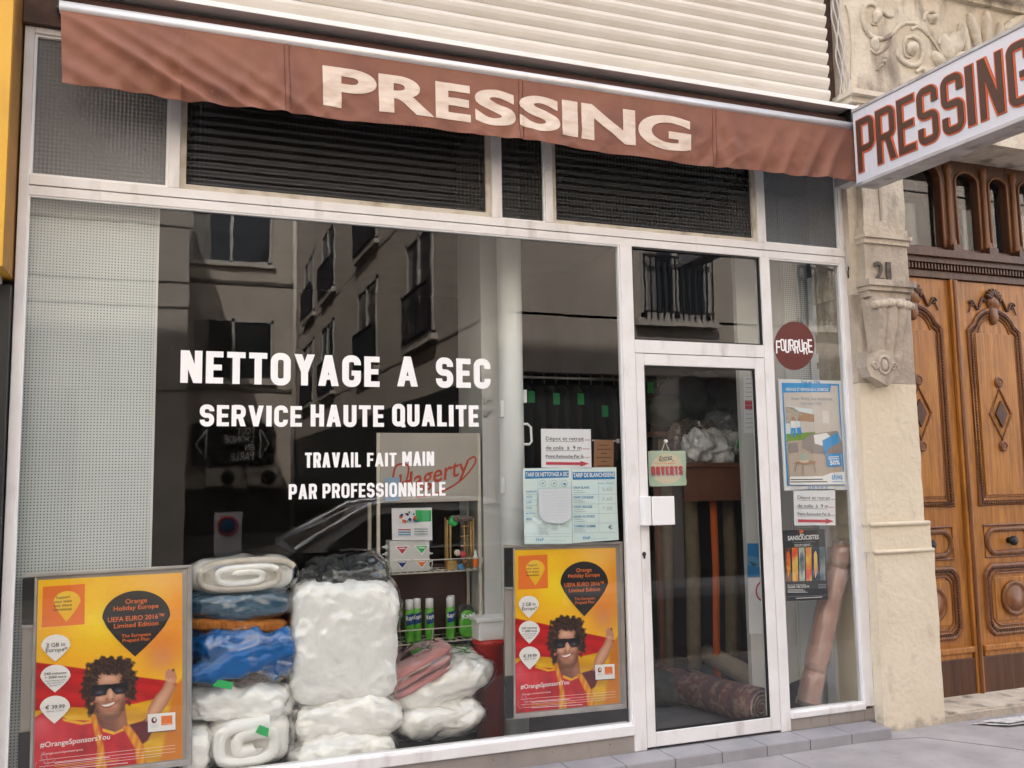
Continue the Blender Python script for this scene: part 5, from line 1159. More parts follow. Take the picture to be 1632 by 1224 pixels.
for i, (x, y, d) in enumerate(((624, 873, -1), (624, 885, -1), (624, 897, -1), (624, 909, -1), (688, 884, 1), (688, 896, 1), (688, 908, 1))):
    X = RX(x); Z = RZ(y, x); b = MB(); b.lathe([(.013, 0), (.013, d*.014), (.006, d*.018), (.006, d*.024), (.003, d*.034), (0, d*.035)], (X, RY+.10, Z), M_cap, 12, 'x')
    b.lathe([(.0, -d*.05), (.013, -d*.05), (.0135, 0)], (X, RY+.10, Z), M_cap, 12, 'x'); tag(b.build('applicator_bottle'), 'white nozzle bottle lying on its side, end poking out of the leaflet box', 'bottle', 'white bottles lying in the leaflet box')
rt = empty('bamboo_toy', (RX(740), RY+.1, Z1+.005), 'little bamboo hut frame with green cloth roof on the rack', 'ornament')
b = MB(); zt_ = RZ(826, 740)
for x in (719, 724, 757, 761): b.tube([(RX(x), RY+.08, Z1), (RX(x), RY+.08, zt_-.01*(x < 740))], .006, M_bamboo, 6)
for x in (722, 758): b.tube([(RX(x), RY+.16, Z1), (RX(x), RY+.16, zt_)], .006, M_bamboo, 6)
for y in (840, 856, 872, 890): b.tube([(RX(742), RY+.10, RZ(y, 740)), (RX(761), RY+.10, RZ(y, 740))], .004, M_bamboo, 6)
b.tube([(RX(748), RY+.10, Z1), (RX(748), RY+.10, zt_-.03)], .005, M_bamboo, 6); b.box(RX(718), RX(742), RY+.07, RY+.09, Z1, Z1+.055, M_bamboo)
b.build('bamboo_frame', rt)
b = MB(); b.blob((RX(742), RY+.1, zt_-.005), (.075, .05, .018), M_fur, (.7, .8), (24, 12), .010, 16, 2); b.blob((RX(730), RY+.08, zt_-.02), (.03, .02, .028), M_green, (.8, .8), (16, 10), .008, 20, 5); b.build('cloth_roof', rt)
b = MB()
for i, (x, y, mt) in enumerate(((736, 895, M_filmdark), (742, 884, M_redink), (733, 882, M_tincream), (745, 897, M_card), (738, 904, M_blueink))): b.blob((RX(x), RY+.05, RZ(y, 740)), (.020, .018, .020), mt, (.8, .8), (14, 10), .006, 30, i)
b.build('figures', rt)
rt = empty('small_bottle', (RX(759), RY+.03, Z1+.005), 'small bottle with orange label at the right end of the upper shelf', 'bottle')
b = MB(); b.lathe([(0, 0), (.016, 0), (.016, .07), (.010, .082), (.007, .086), (.007, .10), (.004, .112), (0, .114)], (RX(759), RY+.02, Z1+.005), M_cap, 16); b.build('bottle_body', rt)
b = MB(); b.lathe([(.0164, .012), (.0166, .013), (.0166, .06), (.0164, .061)], (RX(759), RY+.02, Z1+.005), M_op_orange, 16); b.build('label_band', rt)
f = Flat(RY-.02).setd(626, 780); f.p([(613, 762), (637, 760), (638, 797), (614, 799)], mat('pale_blue_card', (.28, .40, .55), .6), .0015); tag(f.build('blue_card'), 'small pale blue card stuck over the red script header', 'card')

# ------------------------------------------------------------------ column, cupboard post, bin, box
CYc = .50
ca, cb_ = at(797, 700, CYc), at(834, 700, CYc); cxm = (ca.x+cb_.x)/2; cr_ = (cb_.x-ca.x)/2
rt = empty('round_column', (cxm, CYc, FZ), 'round white painted column standing behind the display window', 'column')
b = MB(); b.tube([(cxm, CYc, FZ), (cxm, CYc, 3.94)], cr_, M_col, 28); b.build('shaft', rt)
b = MB()
for y in (645, 765): z = at(815, y, CYc).z; b.box(cxm-cr_-.012, cxm-cr_+.012, CYc-.05, CYc-.01, z-.08, z+.02, M_col)
z = at(830, 630, CYc).z; b.box(cxm+cr_-.012, cxm+cr_+.01, CYc-.05, CYc, z-.05, z+.03, M_col); b.build('clamp', rt, .003)
rt = empty('metal_locker', (1.9, .86, FZ), 'grey metal locker with hinges and latches just left of the column', 'locker')
la, lb_ = at(769, 700, .62), at(803, 700, .62); b = MB(); b.box(la.x, lb_.x, .62, 1.1, FZ, 3.9, M_post); lk = b.build('carcass', rt, .004)
for y in (636, 655):
    b = MB(); p = at(771, y, .612); b.box(p.x, p.x+.05, .605, .619, p.z-.008, p.z+.008, M_alu); b.box(p.x, p.x+.018, .60, .619, p.z-.03, p.z, M_alu); b.build('hinge', rt)
p = at(778, 790, .59); b = MB(); b.tube([(p.x-.03, .619, p.z-.05), (p.x-.03, .59, p.z-.05), (p.x+.05, .59, p.z-.045), (p.x+.045, .59, p.z+.05), (p.x+.02, .60, p.z+.10)], .005, M_wire, 6); b.build('latch', rt)
p = at(836, 692, .46); b = MB(); h = .062; b.tube([(p.x-.02, .46, p.z+h), (p.x+.02, .46, p.z+h), (p.x+.042, .46, p.z+h*.7), (p.x+.046, .46, p.z-h*.7), (p.x+.03, .46, p.z-h), (p.x-.02, .46, p.z-h)], .008, M_vinyl, 8); tag(b.build('pull_handle'), 'white D shaped pull handle at the right side of the column', 'handle')
A, B_ = at(771, 1030, .48), at(806, 1172, .48); rt = empty('red_bin', ((A.x+B_.x)/2, .58, FZ), 'red plastic bin standing between rack and column', 'bin')
cxb = (at(771, 1100, .48).x+at(806, 1100, .48).x)/2; b = MB(); b.lathe([(0, 0), (.085, 0), (.10, at(790, 1030, .48).z-FZ), (.108, at(790, 1030, .48).z-FZ+.004), (.108, at(790, 1030, .48).z-FZ+.03), (0, at(790, 1030, .48).z-FZ+.03)], (cxb+.01, .58, FZ), M_redbin, 28); b.build('body', rt)
zb_ = at(790, 1030, .48).z+.031; b = MB(); b.box(cxb-.085, cxb+.09, .50, .65, zb_, at(790, 990, .48).z, M_vinyl); b.box(cxb-.10, cxb+.105, .49, .66, at(790, 992, .48).z, at(790, 984, .48).z, M_vinyl); tag(b.build('white_box', None, .008), 'white plastic box with lid standing on the red bin', 'box')

# ------------------------------------------------------------------ notices taped inside the glass
def notice(crop, quad, lines, arrow, label, Y=.052):
    f = Flat(Y, crop).setd(quad[0][0], quad[0][1]); f.p(quad, M_paper, .001)
    for tx, a, c, cap, ul in lines:
        f.t(tx, a, c, cap, M_ink, .006)
        if ul: f.line((a[0], a[1]+cap*.32), (c[0]-3, c[1]+cap*.32), cap*.09, M_ink); f.line((c[0]+cap*.25, c[1]-cap*.15), (ul, c[1]-cap*.13), cap*.16, M_redink)
    x0_, y0_, x1_, y1_, hh = arrow; f.p([(x0_, y0_-hh*.3), (x1_-hh*1.9, y1_-hh*.3), (x1_-hh*1.9, y1_-hh*.62), (x1_, y1_), (x1_-hh*1.9, y1_+hh*.62), (x1_-hh*1.9, y1_+hh*.3), (x0_, y0_+hh*.3)], M_redink)
    return tag(f.build('paper_notice'), label, 'notice', 'parcel collection notices on the glass')
K = (820, 670, 5.828)
notice(K, [(245, 78), (708, 82), (715, 445), (250, 438)], [('Dépot et retrait', (290, 185), (643, 187), 34, 704), ('de colis  à  9 m', (290, 270), (620, 270), 34, 695), ('Point Retouche Par là', (290, 345), (640, 347), 27, 697)], (290, 398, 690, 402, 42), 'white collection notice with pink arrow taped above the price lists')
K2 = (1072, 804-403.0, 2.914); 
notice((1220, 500, 2.55), [(113, 715), (283, 712), (284, 860), (117, 860)], [('Dépot et retrait', (130, 753), (262, 756), 14, 282), ('de colis  à  9 m', (130, 787), (254, 789), 14, 280), ('Point Retouche Par là', (130, 818), (262, 820), 10.5, 281)], (131, 841, 277, 843, 18), 'white collection notice with red arrow below the holiday cleaning poster')
f = Flat(.056, K).setd(830, 300); f.p([(738, 182), (920, 180), (918, 440), (736, 440)], M_card, .002)
for i in range(6): w_ = (46, 66, 30, 70, 26, 60)[i]; f.line((828-w_, 232+38*i), (828+w_, 230+38*i), 9, M_cardink)
tag(f.build('kraft_card'), 'brown kraft card with lines of dark writing beside the arrow notice', 'card')
b = MB(); p, q_ = at(820+720/5.828, 670+185/5.828, .062), at(820+965/5.828, 670+192/5.828, .062); b.tube([tuple(p), tuple(q_)], .005, M_alu, 6); b.box(q_.x-.012, q_.x+.004, .055, .07, q_.z-.012, q_.z+.012, M_alu); tag(b.build('clip_rail'), 'thin metal clip rail holding the brown kraft card', 'rail')
# price lists
f = Flat(.052, K).setd(500, 800); f.p([(78, 445), (528, 440), (530, 700), (535, 1145), (92, 1150), (84, 800)], M_palepaper, .001)
f.p([(98, 470), (502, 465), (502, 530), (98, 543)], M_bluehead); f.t('TARIF DE NETTOYAGE A SEC', (104, 522), (498, 515), 36, M_op_white, .02)
for i, x in enumerate((262, 365, 460)): f.stroke(circ(x, 585, 28, 30), 3.5, M_greyink, True); f.p([(x-18, 585), (x, 568+6*i), (x+20, 590), (x, 600)] if i == 2 else [(x-14, 592), (x-2, 572), (x+3, 580), (x+16, 570), (x+4, 596)], M_bluehead if i == 2 else M_greyink)
for i, tx in enumerate(('PANTALON', 'VESTE', 'JUPE', 'ROBE', 'MANTEAU', 'IMPER')): f.t(tx, (103, 668+51*i), (103+(100, 60, 52, 55, 95, 60)[i], 666+51*i), 15, M_blueink, .01); f.line((95, 690+51*i), (212, 688+51*i), 2, M_greyink)
f.line((212, 540), (215, 1050), 2, M_greyink); f.line((318, 545), (320, 630), 2, M_greyink); f.line((415, 545), (417, 630), 2, M_greyink); f.line((215, 632), (525, 626), 2.5, M_greyink)
for i in range(8): f.line((222, 965+13*i), (300+10*(i % 3), 964+13*i), 3.5, M_greyink); f.line((335, 965+13*i), (395, 963+13*i), 3.5, M_greyink) if i < 5 else None; f.line((420, 963+13*i), (500, 962+13*i), 3.5, M_greyink) if i < 3 else None
f.line((92, 1052), (520, 1050), 2, M_greyink); f.line((95, 1080), (530, 1075), 2, M_greyink); f.t('FNP', (193, 1122), (266, 1119), 24, M_blueink, .02); f.line((272, 1118), (470, 1112), 2, M_greyink)
f.p([(215, 640), (515, 630), (520, 890), (490, 930), (420, 960), (280, 945), (222, 885)], mat('scrap_paper', (.70, .73, .78), .8, bump=.3, bscale=8))
for i in range(9): f.line((250, 670+27*i), (480, 664+27*i), 2, M_post)
tag(f.build('price_list'), 'dry cleaning price list with blue heading and a scrap of paper stuck on', 'price list', 'price lists taped to the window')
f = Flat(.052, K).setd(740, 800); f.p([(530, 440), (945, 435), (950, 700), (968, 1110), (538, 1140)], M_palepaper, .001)
f.p([(538, 480), (930, 476), (932, 545), (540, 552)], M_bluehead); f.t('TARIF DE BLANCHISSERIE', (545, 528), (928, 522), 38, M_op_white, .02)
f.t('Euros', (778, 590), (832, 589), 13, M_blueink, .01); f.t('Francs', (852, 589), (918, 588), 13, M_blueink, .01)
for i, tx in enumerate(('DRAP BLANC', 'DRAP COULEUR', 'DRAP HOUSSE', 'LINGE AU POIDS', 'CHEMISE HOMME')):
    y = 635+89*i; f.t(tx, (547, y), (547+(148, 185, 172, 195, 205)[i], y-1), 21, M_blueink, .015); f.line((547, y+17), (632, y+16), 4, M_greyink); f.line((548, y+36), (655, y+34), 4, M_greyink); f.line((540, y+53), (945, y+50), 2, M_greyink)
    if i < 3: f.t(('3.60', '3.60', '7.00')[i], (812, y+22), (905, y+20), 34, mat('pencil', (.5, .55, .56), .8) if 'pencil' not in MATS else MATS['pencil'])
f.t('€', (868, 1010), (905, 1006), 34, M_ink); f.line((775, 600), (780, 1040), 2, M_greyink); f.t('FNP', (632, 1105), (700, 1102), 24, M_blueink, .02); f.line((705, 1102), (880, 1092), 2, M_greyink)
tag(f.build('price_list'), 'laundry price list for sheets and shirts, right one of the pair', 'price list', 'price lists taped to the window')
# Entrez ouverts tin sign hanging on the door glass
K = (1010, 690, 7.2); rt = empty('open_sign', tuple(at(1063, 775, .05)), 'small distressed mint tin sign reading OUVERTS hanging in the door', 'sign')
f = Flat(.05, K).setd(380, 400); f.p([(162, 212), (200, 205), (330, 204), (430, 208), (560, 204), (592, 210), (598, 330), (594, 500), (606, 560), (598, 602), (470, 606), (330, 612), (200, 614), (180, 606), (172, 520), (166, 330)], M_tin, .003); f.p(circ(380, 410, 185, 175), M_tincream)
f.t('Entrez', (290, 318), (442, 300), 50, M_ink, .015, .25); f.stroke(smooth_path([(285, 300), (300, 322), (360, 318), (420, 305), (462, 328)]), 6, M_ink)
f.t('NOUS SOMMES', (228, 358), (478, 354), 12, M_op_orange, .01)
for d, mt in ((10, M_greyink), (0, M_tinred)):
    A, B_, T_ = Vector(f.q(196+d, 486+d*1.5)), Vector(f.q(556+d, 474+d*1.5)), Vector(f.q(196, 486-96)); zz = T_.y-Vector(f.q(196, 486)).y
    f.word('OUVERTS', A.x, B_.x, (A.y+B_.y)/2, (A.y+B_.y)/2+zz, .27, mt, rr=.5, th=.2); f.up(.0008)
f.build('plate', rt)
b = MB(); P = [at(1010+x/7.2, 690+y/7.2, .052) for x, y in ((318, 215), (362, 95), (410, 215))]; b.tube([tuple(p) for p in P], .003, M_vinyl, 5); b.build('cord', rt)
b = MB(); p = at(1010+362/7.2, 690+95/7.2, .05); b.lathe([(.012, 0), (.010, .012), (0, .014)], (p.x, .05, p.z), M_vinyl, 12, 'y'); b.build('suction_cup', rt)

# right pane: maroon disc, holiday poster, exhibition poster
K = (1072, 400, 2.914)
f = Flat(.0290, K).setd(565, 440); f.p(circ(565, 440, 94, 113, 48), M_disc)
A = f.q(474, 470); xcs = [474, 499, 524, 546, 567, 592, 614, 634]
for i, ch in enumerate('FOURRURE'):
    x = 481+i*21.2; up_ = (6, -6, 2, -8, 3, -4, 6, -2)[i]; hgt = (60, 56, 62, 54, 60, 58, 56, 62)[i]
    a, b_ = f.q(x, 470+up_+i*.6), f.q(x+17.3, 470+up_+i*.6-hgt); H = b_[1]-a[1]; W = (b_[0]-a[0])/H
    for li, lay in enumerate(glyph(ch, W, .125, .75, .135)):
        for pl_ in lay: f.poly([(a[0]+p_[0]*H+(p_[1]-.5)*.003*(-1)**i, a[1]+p_[1]*H) for p_ in pl_], f.lay+li*.0002, M_vinyl)
tag(f.build('round_sticker'), 'maroon disc sticker with wobbly white FOURRURE lettering', 'sticker')
f = Flat(.052, K).setd(650, 850); P = f.p
P([(490, 595), (783, 603), (813, 1110), (518, 1113)], M_paper, .001)
f.t('Vue en Ville', (595, 614), (685, 615), 13, M_bluehead, .02)
P([(505, 612), (772, 618), (799, 1088), (530, 1090)], M_skyblue); P([(512, 620), (765, 626), (792, 1082), (537, 1084)], M_room)
P([(505, 612), (735, 616), (730, 655), (508, 658)], M_skyblue); f.t('MENAGE ET REPASSAGE A DOMICILE', (525, 649), (722, 650), 13, M_op_white, .015)
f.t('Avec Shiva, les vacances,', (547, 692), (742, 694), 15, M_greyink, .008); f.t("c'est tout l'été", (590, 714), (690, 715), 15, M_greyink, .008)
P([(518, 720), (655, 735), (660, 870), (525, 880)], mat('poster_daylight', (.72, .78, .80), .5)); P([(575, 745), (655, 760), (655, 795), (578, 790)], M_wall_tan); P([(590, 790), (655, 795), (657, 865), (592, 862)], M_room); P([(524, 850), (660, 840), (662, 872), (528, 888)], M_grass)
P([(520, 722), (560, 728), (600, 760), (560, 800), (524, 800)], M_stonegrey)
P(circ(556, 778, 8), M_op_skin2); P([(545, 790), (566, 790), (568, 822), (545, 822)], M_op_white); P([(546, 822), (568, 822), (570, 862), (562, 862), (558, 830), (552, 862), (545, 862)], M_skyblue); P([(572, 822), (590, 818), (598, 850), (578, 850)], M_skyblue)
P([(530, 885), (660, 872), (770, 880), (792, 1060), (540, 1075)], M_roomfl); P([(650, 735), (765, 720), (782, 900), (660, 880)], M_room); P([(690, 740), (720, 745), (722, 800), (692, 800)], mat('poster_light', (.75, .70, .66), .5))
P([(596, 880), (640, 850), (760, 835), (785, 900), (780, 945), (640, 940), (598, 915)], M_sofa); P([(532, 895), (575, 888), (580, 935), (535, 940)], M_sofa)
P([(650, 855), (710, 845), (745, 880), (690, 905), (655, 895)], M_op_white); P([(690, 880), (730, 860), (765, 842), (768, 890), (720, 915), (700, 950), (693, 910)], M_skyblue)
P([(555, 985), (600, 970), (655, 975), (662, 985), (610, 994)], M_wall_tan); P(circ(603, 975, 24, 8), M_tincream); P([(588, 940), (618, 940), (622, 972), (584, 972)], mat('poster_glass', (.45, .50, .42), .3))
for a, c in (((570, 990), (562, 1025)), ((600, 992), (600, 1045)), ((650, 988), (660, 1030))): f.line(a, c, 5, M_sofa)
P([(706, 945), (772, 940), (778, 998), (712, 1004)], M_skyblue); f.t('50%', (724, 994), (770, 991), 20, M_op_white, .03); f.line((716, 958), (764, 955), 4, M_op_white); f.line((716, 967), (764, 964), 4, M_op_white)
P([(537, 1048), (690, 1045), (730, 1030), (792, 1025), (794, 1084), (538, 1086)], M_op_white); f.t('shiva', (732, 1062), (782, 1060), 28, M_skyblue, .02); f.line((732, 1072), (785, 1070), 3, M_skyblue)
for i in range(2): f.line((540, 1062+11*i), (690+20*i, 1060+11*i), 4, M_op_black)
f.t('04 93 16 30 30', (620, 1106), (712, 1104), 12, M_bluehead, .015)
tag(f.build('holiday_poster'), 'white bordered poster of a sunny living room with blue banner', 'poster')
f = Flat(.052, (1220, 500, 2.55)).setd(150, 1000); P = f.p
P([(68, 880), (240, 876), (254, 1160), (86, 1168)], M_sd_dark, .001)
P([(136, 880), (146, 875), (156, 884), (150, 892), (138, 892)], M_signred); f.t('les', (140, 901), (156, 900), 8, M_op_white, .02)
f.t('SANSOUCISTES', (90, 921), (216, 915), 17, M_op_white, .02); f.t("S'EXPOSENT...", (117, 947), (190, 944), 10, M_op_white)
f.line((110, 930), (200, 926), 1.2, M_greyink)
for i in range(6):
    x = 78+27.3*i; P([(x, 952-i*.8), (x+24, 951-i*.8), (x+26, 1088-i), (x+3, 1089-i)], ART[i])
    P([(x+6, 975), (x+14, 962), (x+20, 980), (x+22, 1040), (x+12, 1075), (x+7, 1030)], ART[(i*2+1) % 6])
f.t('DU 27 AU 30 JUIN 2016', (86, 1105), (160, 1103), 5, M_op_white); f.t('GALERIE L’ŒIL ÉCOUTE', (86, 1115), (174, 1112), 8, M_op_white, .01)
for i in range(3): f.line((86, 1122+5*i), (150+8*i, 1121+5*i), 1.8, M_op_white); f.line((210, 1100+7*i), (242, 1099+7*i), 2, M_greyink)
f.line((84, 1150), (250, 1142), 1, M_greyink); f.line((120, 1156), (226, 1150), 2.4, M_op_white)
tag(f.build('exhibition_poster'), 'dark exhibition poster with a strip of bright painted figures', 'poster')

# ------------------------------------------------------------------ right pane: pegboard panel and wrapped carpet
b = MB(); xa, xb, xc = at(1187, 800, .45).x, at(1262, 800, .45).x, 4.236
b.box(xa, xb, .45, .49, FZ, 3.6, M_post); b.box(xb, xc, .448, .48, FZ, 3.6, M_peg2); b.box(xb-.012, xb+.012, .440, .448, FZ, 3.6, M_post)
tag(b.build('perforated_partition', None, .002), 'grey perforated partition standing behind the narrow right pane', 'partition')
b = MB(); A, B_ = at(1321, 435, .30), at(1347, 700, .29); b.tube([tuple(A), tuple(B_), (B_.x+.02, .29, FZ)], .010, M_counter, 8); b.box(4.195, 4.235, .32, .40, FZ, 3.0, M_white2); tag(b.build('corner_lath'), 'thin brown lath leaning beside a pale corner board in the right pane', 'lath')
rc = empty('wrapped_carpet', tuple(at(1290, 1122, .2)), 'rolled carpet in brownish plastic leaning in the narrow right pane', 'carpet roll')
P0, P1, P2 = at(1288, 1120, .145), at(1320, 970, .15), at(1343, 872, .155); ax = [P0.lerp(P1, t) for t in (0, .25, .5, .75)]+[P1.lerp(P2, t) for t in (0, .25, .5, .75, 1)]
b = MB(); b.tube([tuple(p) for p in ax], .066, M_rugpink, 20); b.build('carpet', rc)
b = MB(); n_ = 60
def wrap(u, v):
    t = v*8; i = min(7, int(t)); p = ax[i].lerp(ax[i+1], t-i); a = 2*PI*u; r_ = .077+.007*noise.noise(Vector((math.cos(a)*1.5, math.sin(a)*1.5, v*9)))+.008*(noise.ridged_multi_fractal(Vector((math.cos(a)*1.2+v*2, math.sin(a)*1.2, v*8)), 1, 2, 3, 1, 2)-.9)+.012*math.exp(-((v-1)/.12)**2)-.012*math.exp(-((v-.83)/.03)**2)-.01*math.exp(-((v-.18)/.03)**2)
    return p+Vector((math.cos(a)*r_, math.sin(a)*r_, 0))
b.grid(wrap, 36, 70, M_filmbrown); b.blob((ax[-1].x, ax[-1].y, ax[-1].z+.012), (.072, .066, .04), M_filmbrown, (.8, .8), (28, 16), .012, 12, 4, .01, 10); b.build('plastic_wrap', rc)
b = MB()
for t in (.82, .16): i = min(7, int(t*8)); p = ax[i].lerp(ax[i+1], t*8-i); q_ = p+(ax[i+1]-ax[i]).normalized()*.05; b.tube([tuple(p), tuple(q_)], .0665, M_tape, 24)
b.build('tape_band', rc)
b = MB(); p = at(1277, 1085, .30); b.blob((p.x, .30, .18), (.08, .08, .14), M_black2, (.7, .7), (24, 16), .012, 8, 3); tag(b.build('dark_bundle'), 'dark cloth bundle on the floor behind the wrapped carpet', 'bundle')

gmat = lambda n, c: mat(n, c, .85, crease=(6, .5, (1, 1, 1)), bump=.2, bscale=20)
# ------------------------------------------------------------------ seen through the door
def rollC(A, B_, r_, mt, mte, label, core=True):
    A, B_ = Vector(A), Vector(B_); rt = empty('carpet_roll', tuple((A+B_)/2-Vector((0, 0, r_))), label, 'carpet roll', 'carpet rolls inside the shop')
    b = MB(); b.tube([tuple(A.lerp(B_, t/10)+Vector((0, 0, .008*noise.noise(Vector((t*.7, r_*50, 0)))))) for t in range(11)], r_, mt, 24); b.build('carpet', rt)
    d = (A-B_).normalized(); x = d.orthogonal().normalized(); y = d.cross(x); pts = [tuple(A+d*.004+(x*math.cos(a*.5)+y*math.sin(a*.5))*r_*(1-a/56)) for a in range(48)]
    b = MB(); b.tube(pts, r_*.06, mte, 5); b.build('spiral_end', rt); return rt
rollC((3.485, .15, FZ+.115), (3.28, 1.3, FZ+.115), .113, M_rug, M_rugend, 'rolled patterned oriental rug lying on the floor inside the door')
rollC(tuple(at(1222, 1092, .55)), tuple(at(1126, 1042, 1.3)), .07, M_rugbeige, M_rugend, 'plain beige carpet roll lying behind the patterned one')
rollC((3.30, .70, FZ+.26), (3.16, 1.6, FZ+.26), .075, M_rugbeige, M_rugend, 'short beige carpet roll resting on top of the patterned one') if 0 else None
for x, y0, y1, r_, Y, mt, lb in ((1100, 792, 1024, .052, 1.18, M_rugolive, 'tall olive carpet roll standing left of the orange one'), (1136, 790, 1026, .026, 1.10, M_rugorange, 'thin bright orange carpet roll standing inside the shop'), (1160, 792, 1040, .045, 1.2, M_rugolive, 'tall brownish carpet roll standing right of the orange one'), (1058, 700, 1030, .045, 1.5, M_rugolive, 'dim carpet roll standing behind the open sign')):
    a, c = at(x+6, y1, Y), at(x, y0, Y); rt = empty('carpet_roll', (a.x, Y, FZ), lb, 'carpet roll', 'carpet rolls inside the shop')
    b = MB(); b.tube([(a.x, Y, FZ), tuple(a), tuple(a.lerp(c, .5)+Vector((.012, 0, 0))), tuple(c)], r_, mt, 18); b.build('carpet', rt)
CN = .98
b = MB(); a, c = at(1088, 738, CN), at(1188, 797, CN); b.box(a.x, c.x+.3, CN, CN+.55, a.z-.03, a.z, M_counter); b.box(a.x+.02, c.x+.28, CN+.02, CN+.04, c.z, a.z-.03, M_counter); b.box(a.x+.03, a.x+.07, CN+.45, CN+.49, FZ, a.z-.03, M_counter); b.box(c.x+.2, c.x+.24, CN+.45, CN+.49, FZ, a.z-.03, M_counter); tag(b.build('counter', None, .004), 'dark brown wooden counter board inside behind the door', 'counter'); cz_ = a.z
for bxx, Y_, mt_, lb_, sd_ in (((1104, 684, 1186, 738), CN+.02, M_paper, 'white folded laundry in clear plastic on the brown counter', 21), ((1086, 664, 1150, 735), CN+.30, M_fur, 'brownish bagged laundry behind the white folded bundle on the counter', 22), ((1140, 650, 1215, 733), CN+.33, gmat('bundle_grey', (.20, .21, .23)), 'grey bagged laundry at the back of the brown counter', 23)):
    ct = cushion('laundry_bundle', bxx, Y_, .13, mt_, lb_, 'bundle', (.65, .8), .04, 8, .03, 10, R(2), sd_, part='laundry'); ct.location.z = cz_-.004+.0
for k_, (x, y, w_, h_, Y_, cl_) in enumerate(((1058, 655, 26, 22, 1.5, (.05, .07, .05)), (1090, 630, 30, 30, 1.7, (.10, .10, .11)), (1130, 620, 34, 26, 1.75, (.06, .05, .06)))):
    c_, hx, hz = ext(x-w_, y-h_, x+w_, y+h_, Y_); b = MB(); b.blob(tuple(c_), (hx, .15, hz), gmat('shelved_%d' % k_, cl_), (.7, .8), (30, 20), .03, 7, k_+40, .02, 9); tag(b.build('shelved_bundle'), ('dark green bundle on the back shelf left of the counter laundry', 'charcoal bundle in the middle of the back shelf above the counter', 'near black bundle at the right of the back shelf above the counter')[k_], 'bundle')
b = MB(); p = at(1040, 682, 1.7); b.box(p.x-.1, p.x+1.1, 1.5, 2.0, p.z-.07, p.z-.04, M_counter); tag(b.build('back_shelf'), 'brown wooden shelf deep in the shop carrying dark bundles', 'shelf')
f = Flat(CN-.005).setd(1150, 705); f.p([(1176, 698), (1187, 694), (1186, 712), (1174, 716)], M_green, .002); tag(f.build('laundry_tag'), 'green paper tag at the right end of the counter bundle', 'tag', 'green laundry tags inside the shop')
for k_, (x, y, w_, h_) in enumerate(((1055, 1030, 50, 26), (1088, 1024, 40, 20), (1180, 1068, 34, 14))):
    c_, hx, hz = ext(x-w_, y-h_, x+w_, y+h_, .9+.1*k_); c_.z = FZ+hz; b = MB(); b.blob(tuple(c_), (hx, .14, hz), (M_black2, M_fur, M_filmdark)[k_], (.7, .8), (30, 20), .03, 7, k_, .02, 9); tag(b.build('clothes_heap'), ('dark heap of bagged clothes at the foot of the olive roll', 'brownish heap of bagged clothes beside the orange roll', 'crumpled grey plastic heap on the patterned rug')[k_], 'clothes heap')
f = Flat(.447).setd(1200, 880); f.p([(1191, 866), (1214, 866), (1215, 919), (1191, 920)], M_bluehead, .001); f.p([(1191, 885), (1214, 890), (1214, 905), (1191, 900)], M_blueink); f.p([(1193, 894), (1208, 900), (1200, 903)], M_navy); tag(f.build('blue_picture'), 'small blue sea picture on the white partition inside', 'picture')
f = Flat(.447).setd(1200, 940); f.p([(1192, 921), (1216, 921), (1219, 1010), (1194, 1010)], M_paper, .001); f.stroke(circ(1216, 942, 11, 15, 24), 3, M_redink, True); tag(f.build('paper_notice'), 'white sheet with a red circle sign below the blue picture', 'notice')
f = Flat(.447).setd(1200, 640); f.p([(1185, 600), (1208, 600), (1209, 690), (1186, 690)], M_paper, .001); f.p([(1187, 638), (1208, 638), (1208, 652), (1187, 652)], M_redink)
for i in range(12): f.line((1188, 604+7*i), (1204, 604+7*i), 1, M_greyink)
tag(f.build('paper_notice'), 'tall printed sheet with a red band high on the white partition', 'notice')
# clothes rail with dark garments and green tags
cr0 = empty('clothes_rail', (3.3, 1.95, FZ), 'metal rail of dark garments hanging deep inside the shop', 'clothes rail')
b = MB(); b.tube([(2.55, 2.0, 2.45), (4.2, 2.0, 2.45)], .014, M_alu, 8)
for x in (2.55, 4.2): b.tube([(x, 2.0, FZ), (x, 2.0, 2.45)], .014, M_alu, 8)
b.build('rail', cr0)
gm = [mat('garment_%d' % i, c, .9, bump=.3, bscale=10) for i, c in enumerate(((.02, .02, .025), (.035, .03, .03), (.05, .045, .05), (.03, .04, .035), (.06, .05, .045)))]
rn = random.Random(11)
for i in range(15):
    x = 2.66+i*.104; L_ = rn.uniform(.55, .85); b = MB(); b.blob((x, 2.0, 2.38-L_/2), (.045, .23, L_/2), gm[i % 5], (.7, .35), (24, 24), .012, 6, i)
    rt = empty('hanging_garment', (x, 2.0, 2.38-L_), 'dark garment with a green tag, one of those hanging on the inside rail', 'garment', 'garments on the rail'); b.build('cloth', rt)
    b = MB(); b.tube([(x, 2.0, 2.40), (x, 2.0, 2.47), (x, 2.02, 2.48)], .004, M_alu, 5); b.build('hook', rt)
    if i % 2 == 0: zt_ = 2.20+rn.uniform(-.1, .12); b = MB(); b.box(x-.035, x+.02, 1.745, 1.748, zt_, zt_+.09, M_green); b.build('tag', rt)

# ================================================================== ACROSS THE STREET (seen mirrored in the glass)
MC = Vector((CAM.x, .06-CAM.y, CAM.z))                       # where the mirrored eye stands
def mray(px, py): d = ray(px, py); return Vector((d.x, -d.y, d.z))
def mY(px, py, Y): d = mray(px, py); return MC+d*((Y-MC.y)/d.y)
def mX(px, py, X): d = mray(px, py); return MC+d*((X-MC.x)/d.x)
XB = 4.69
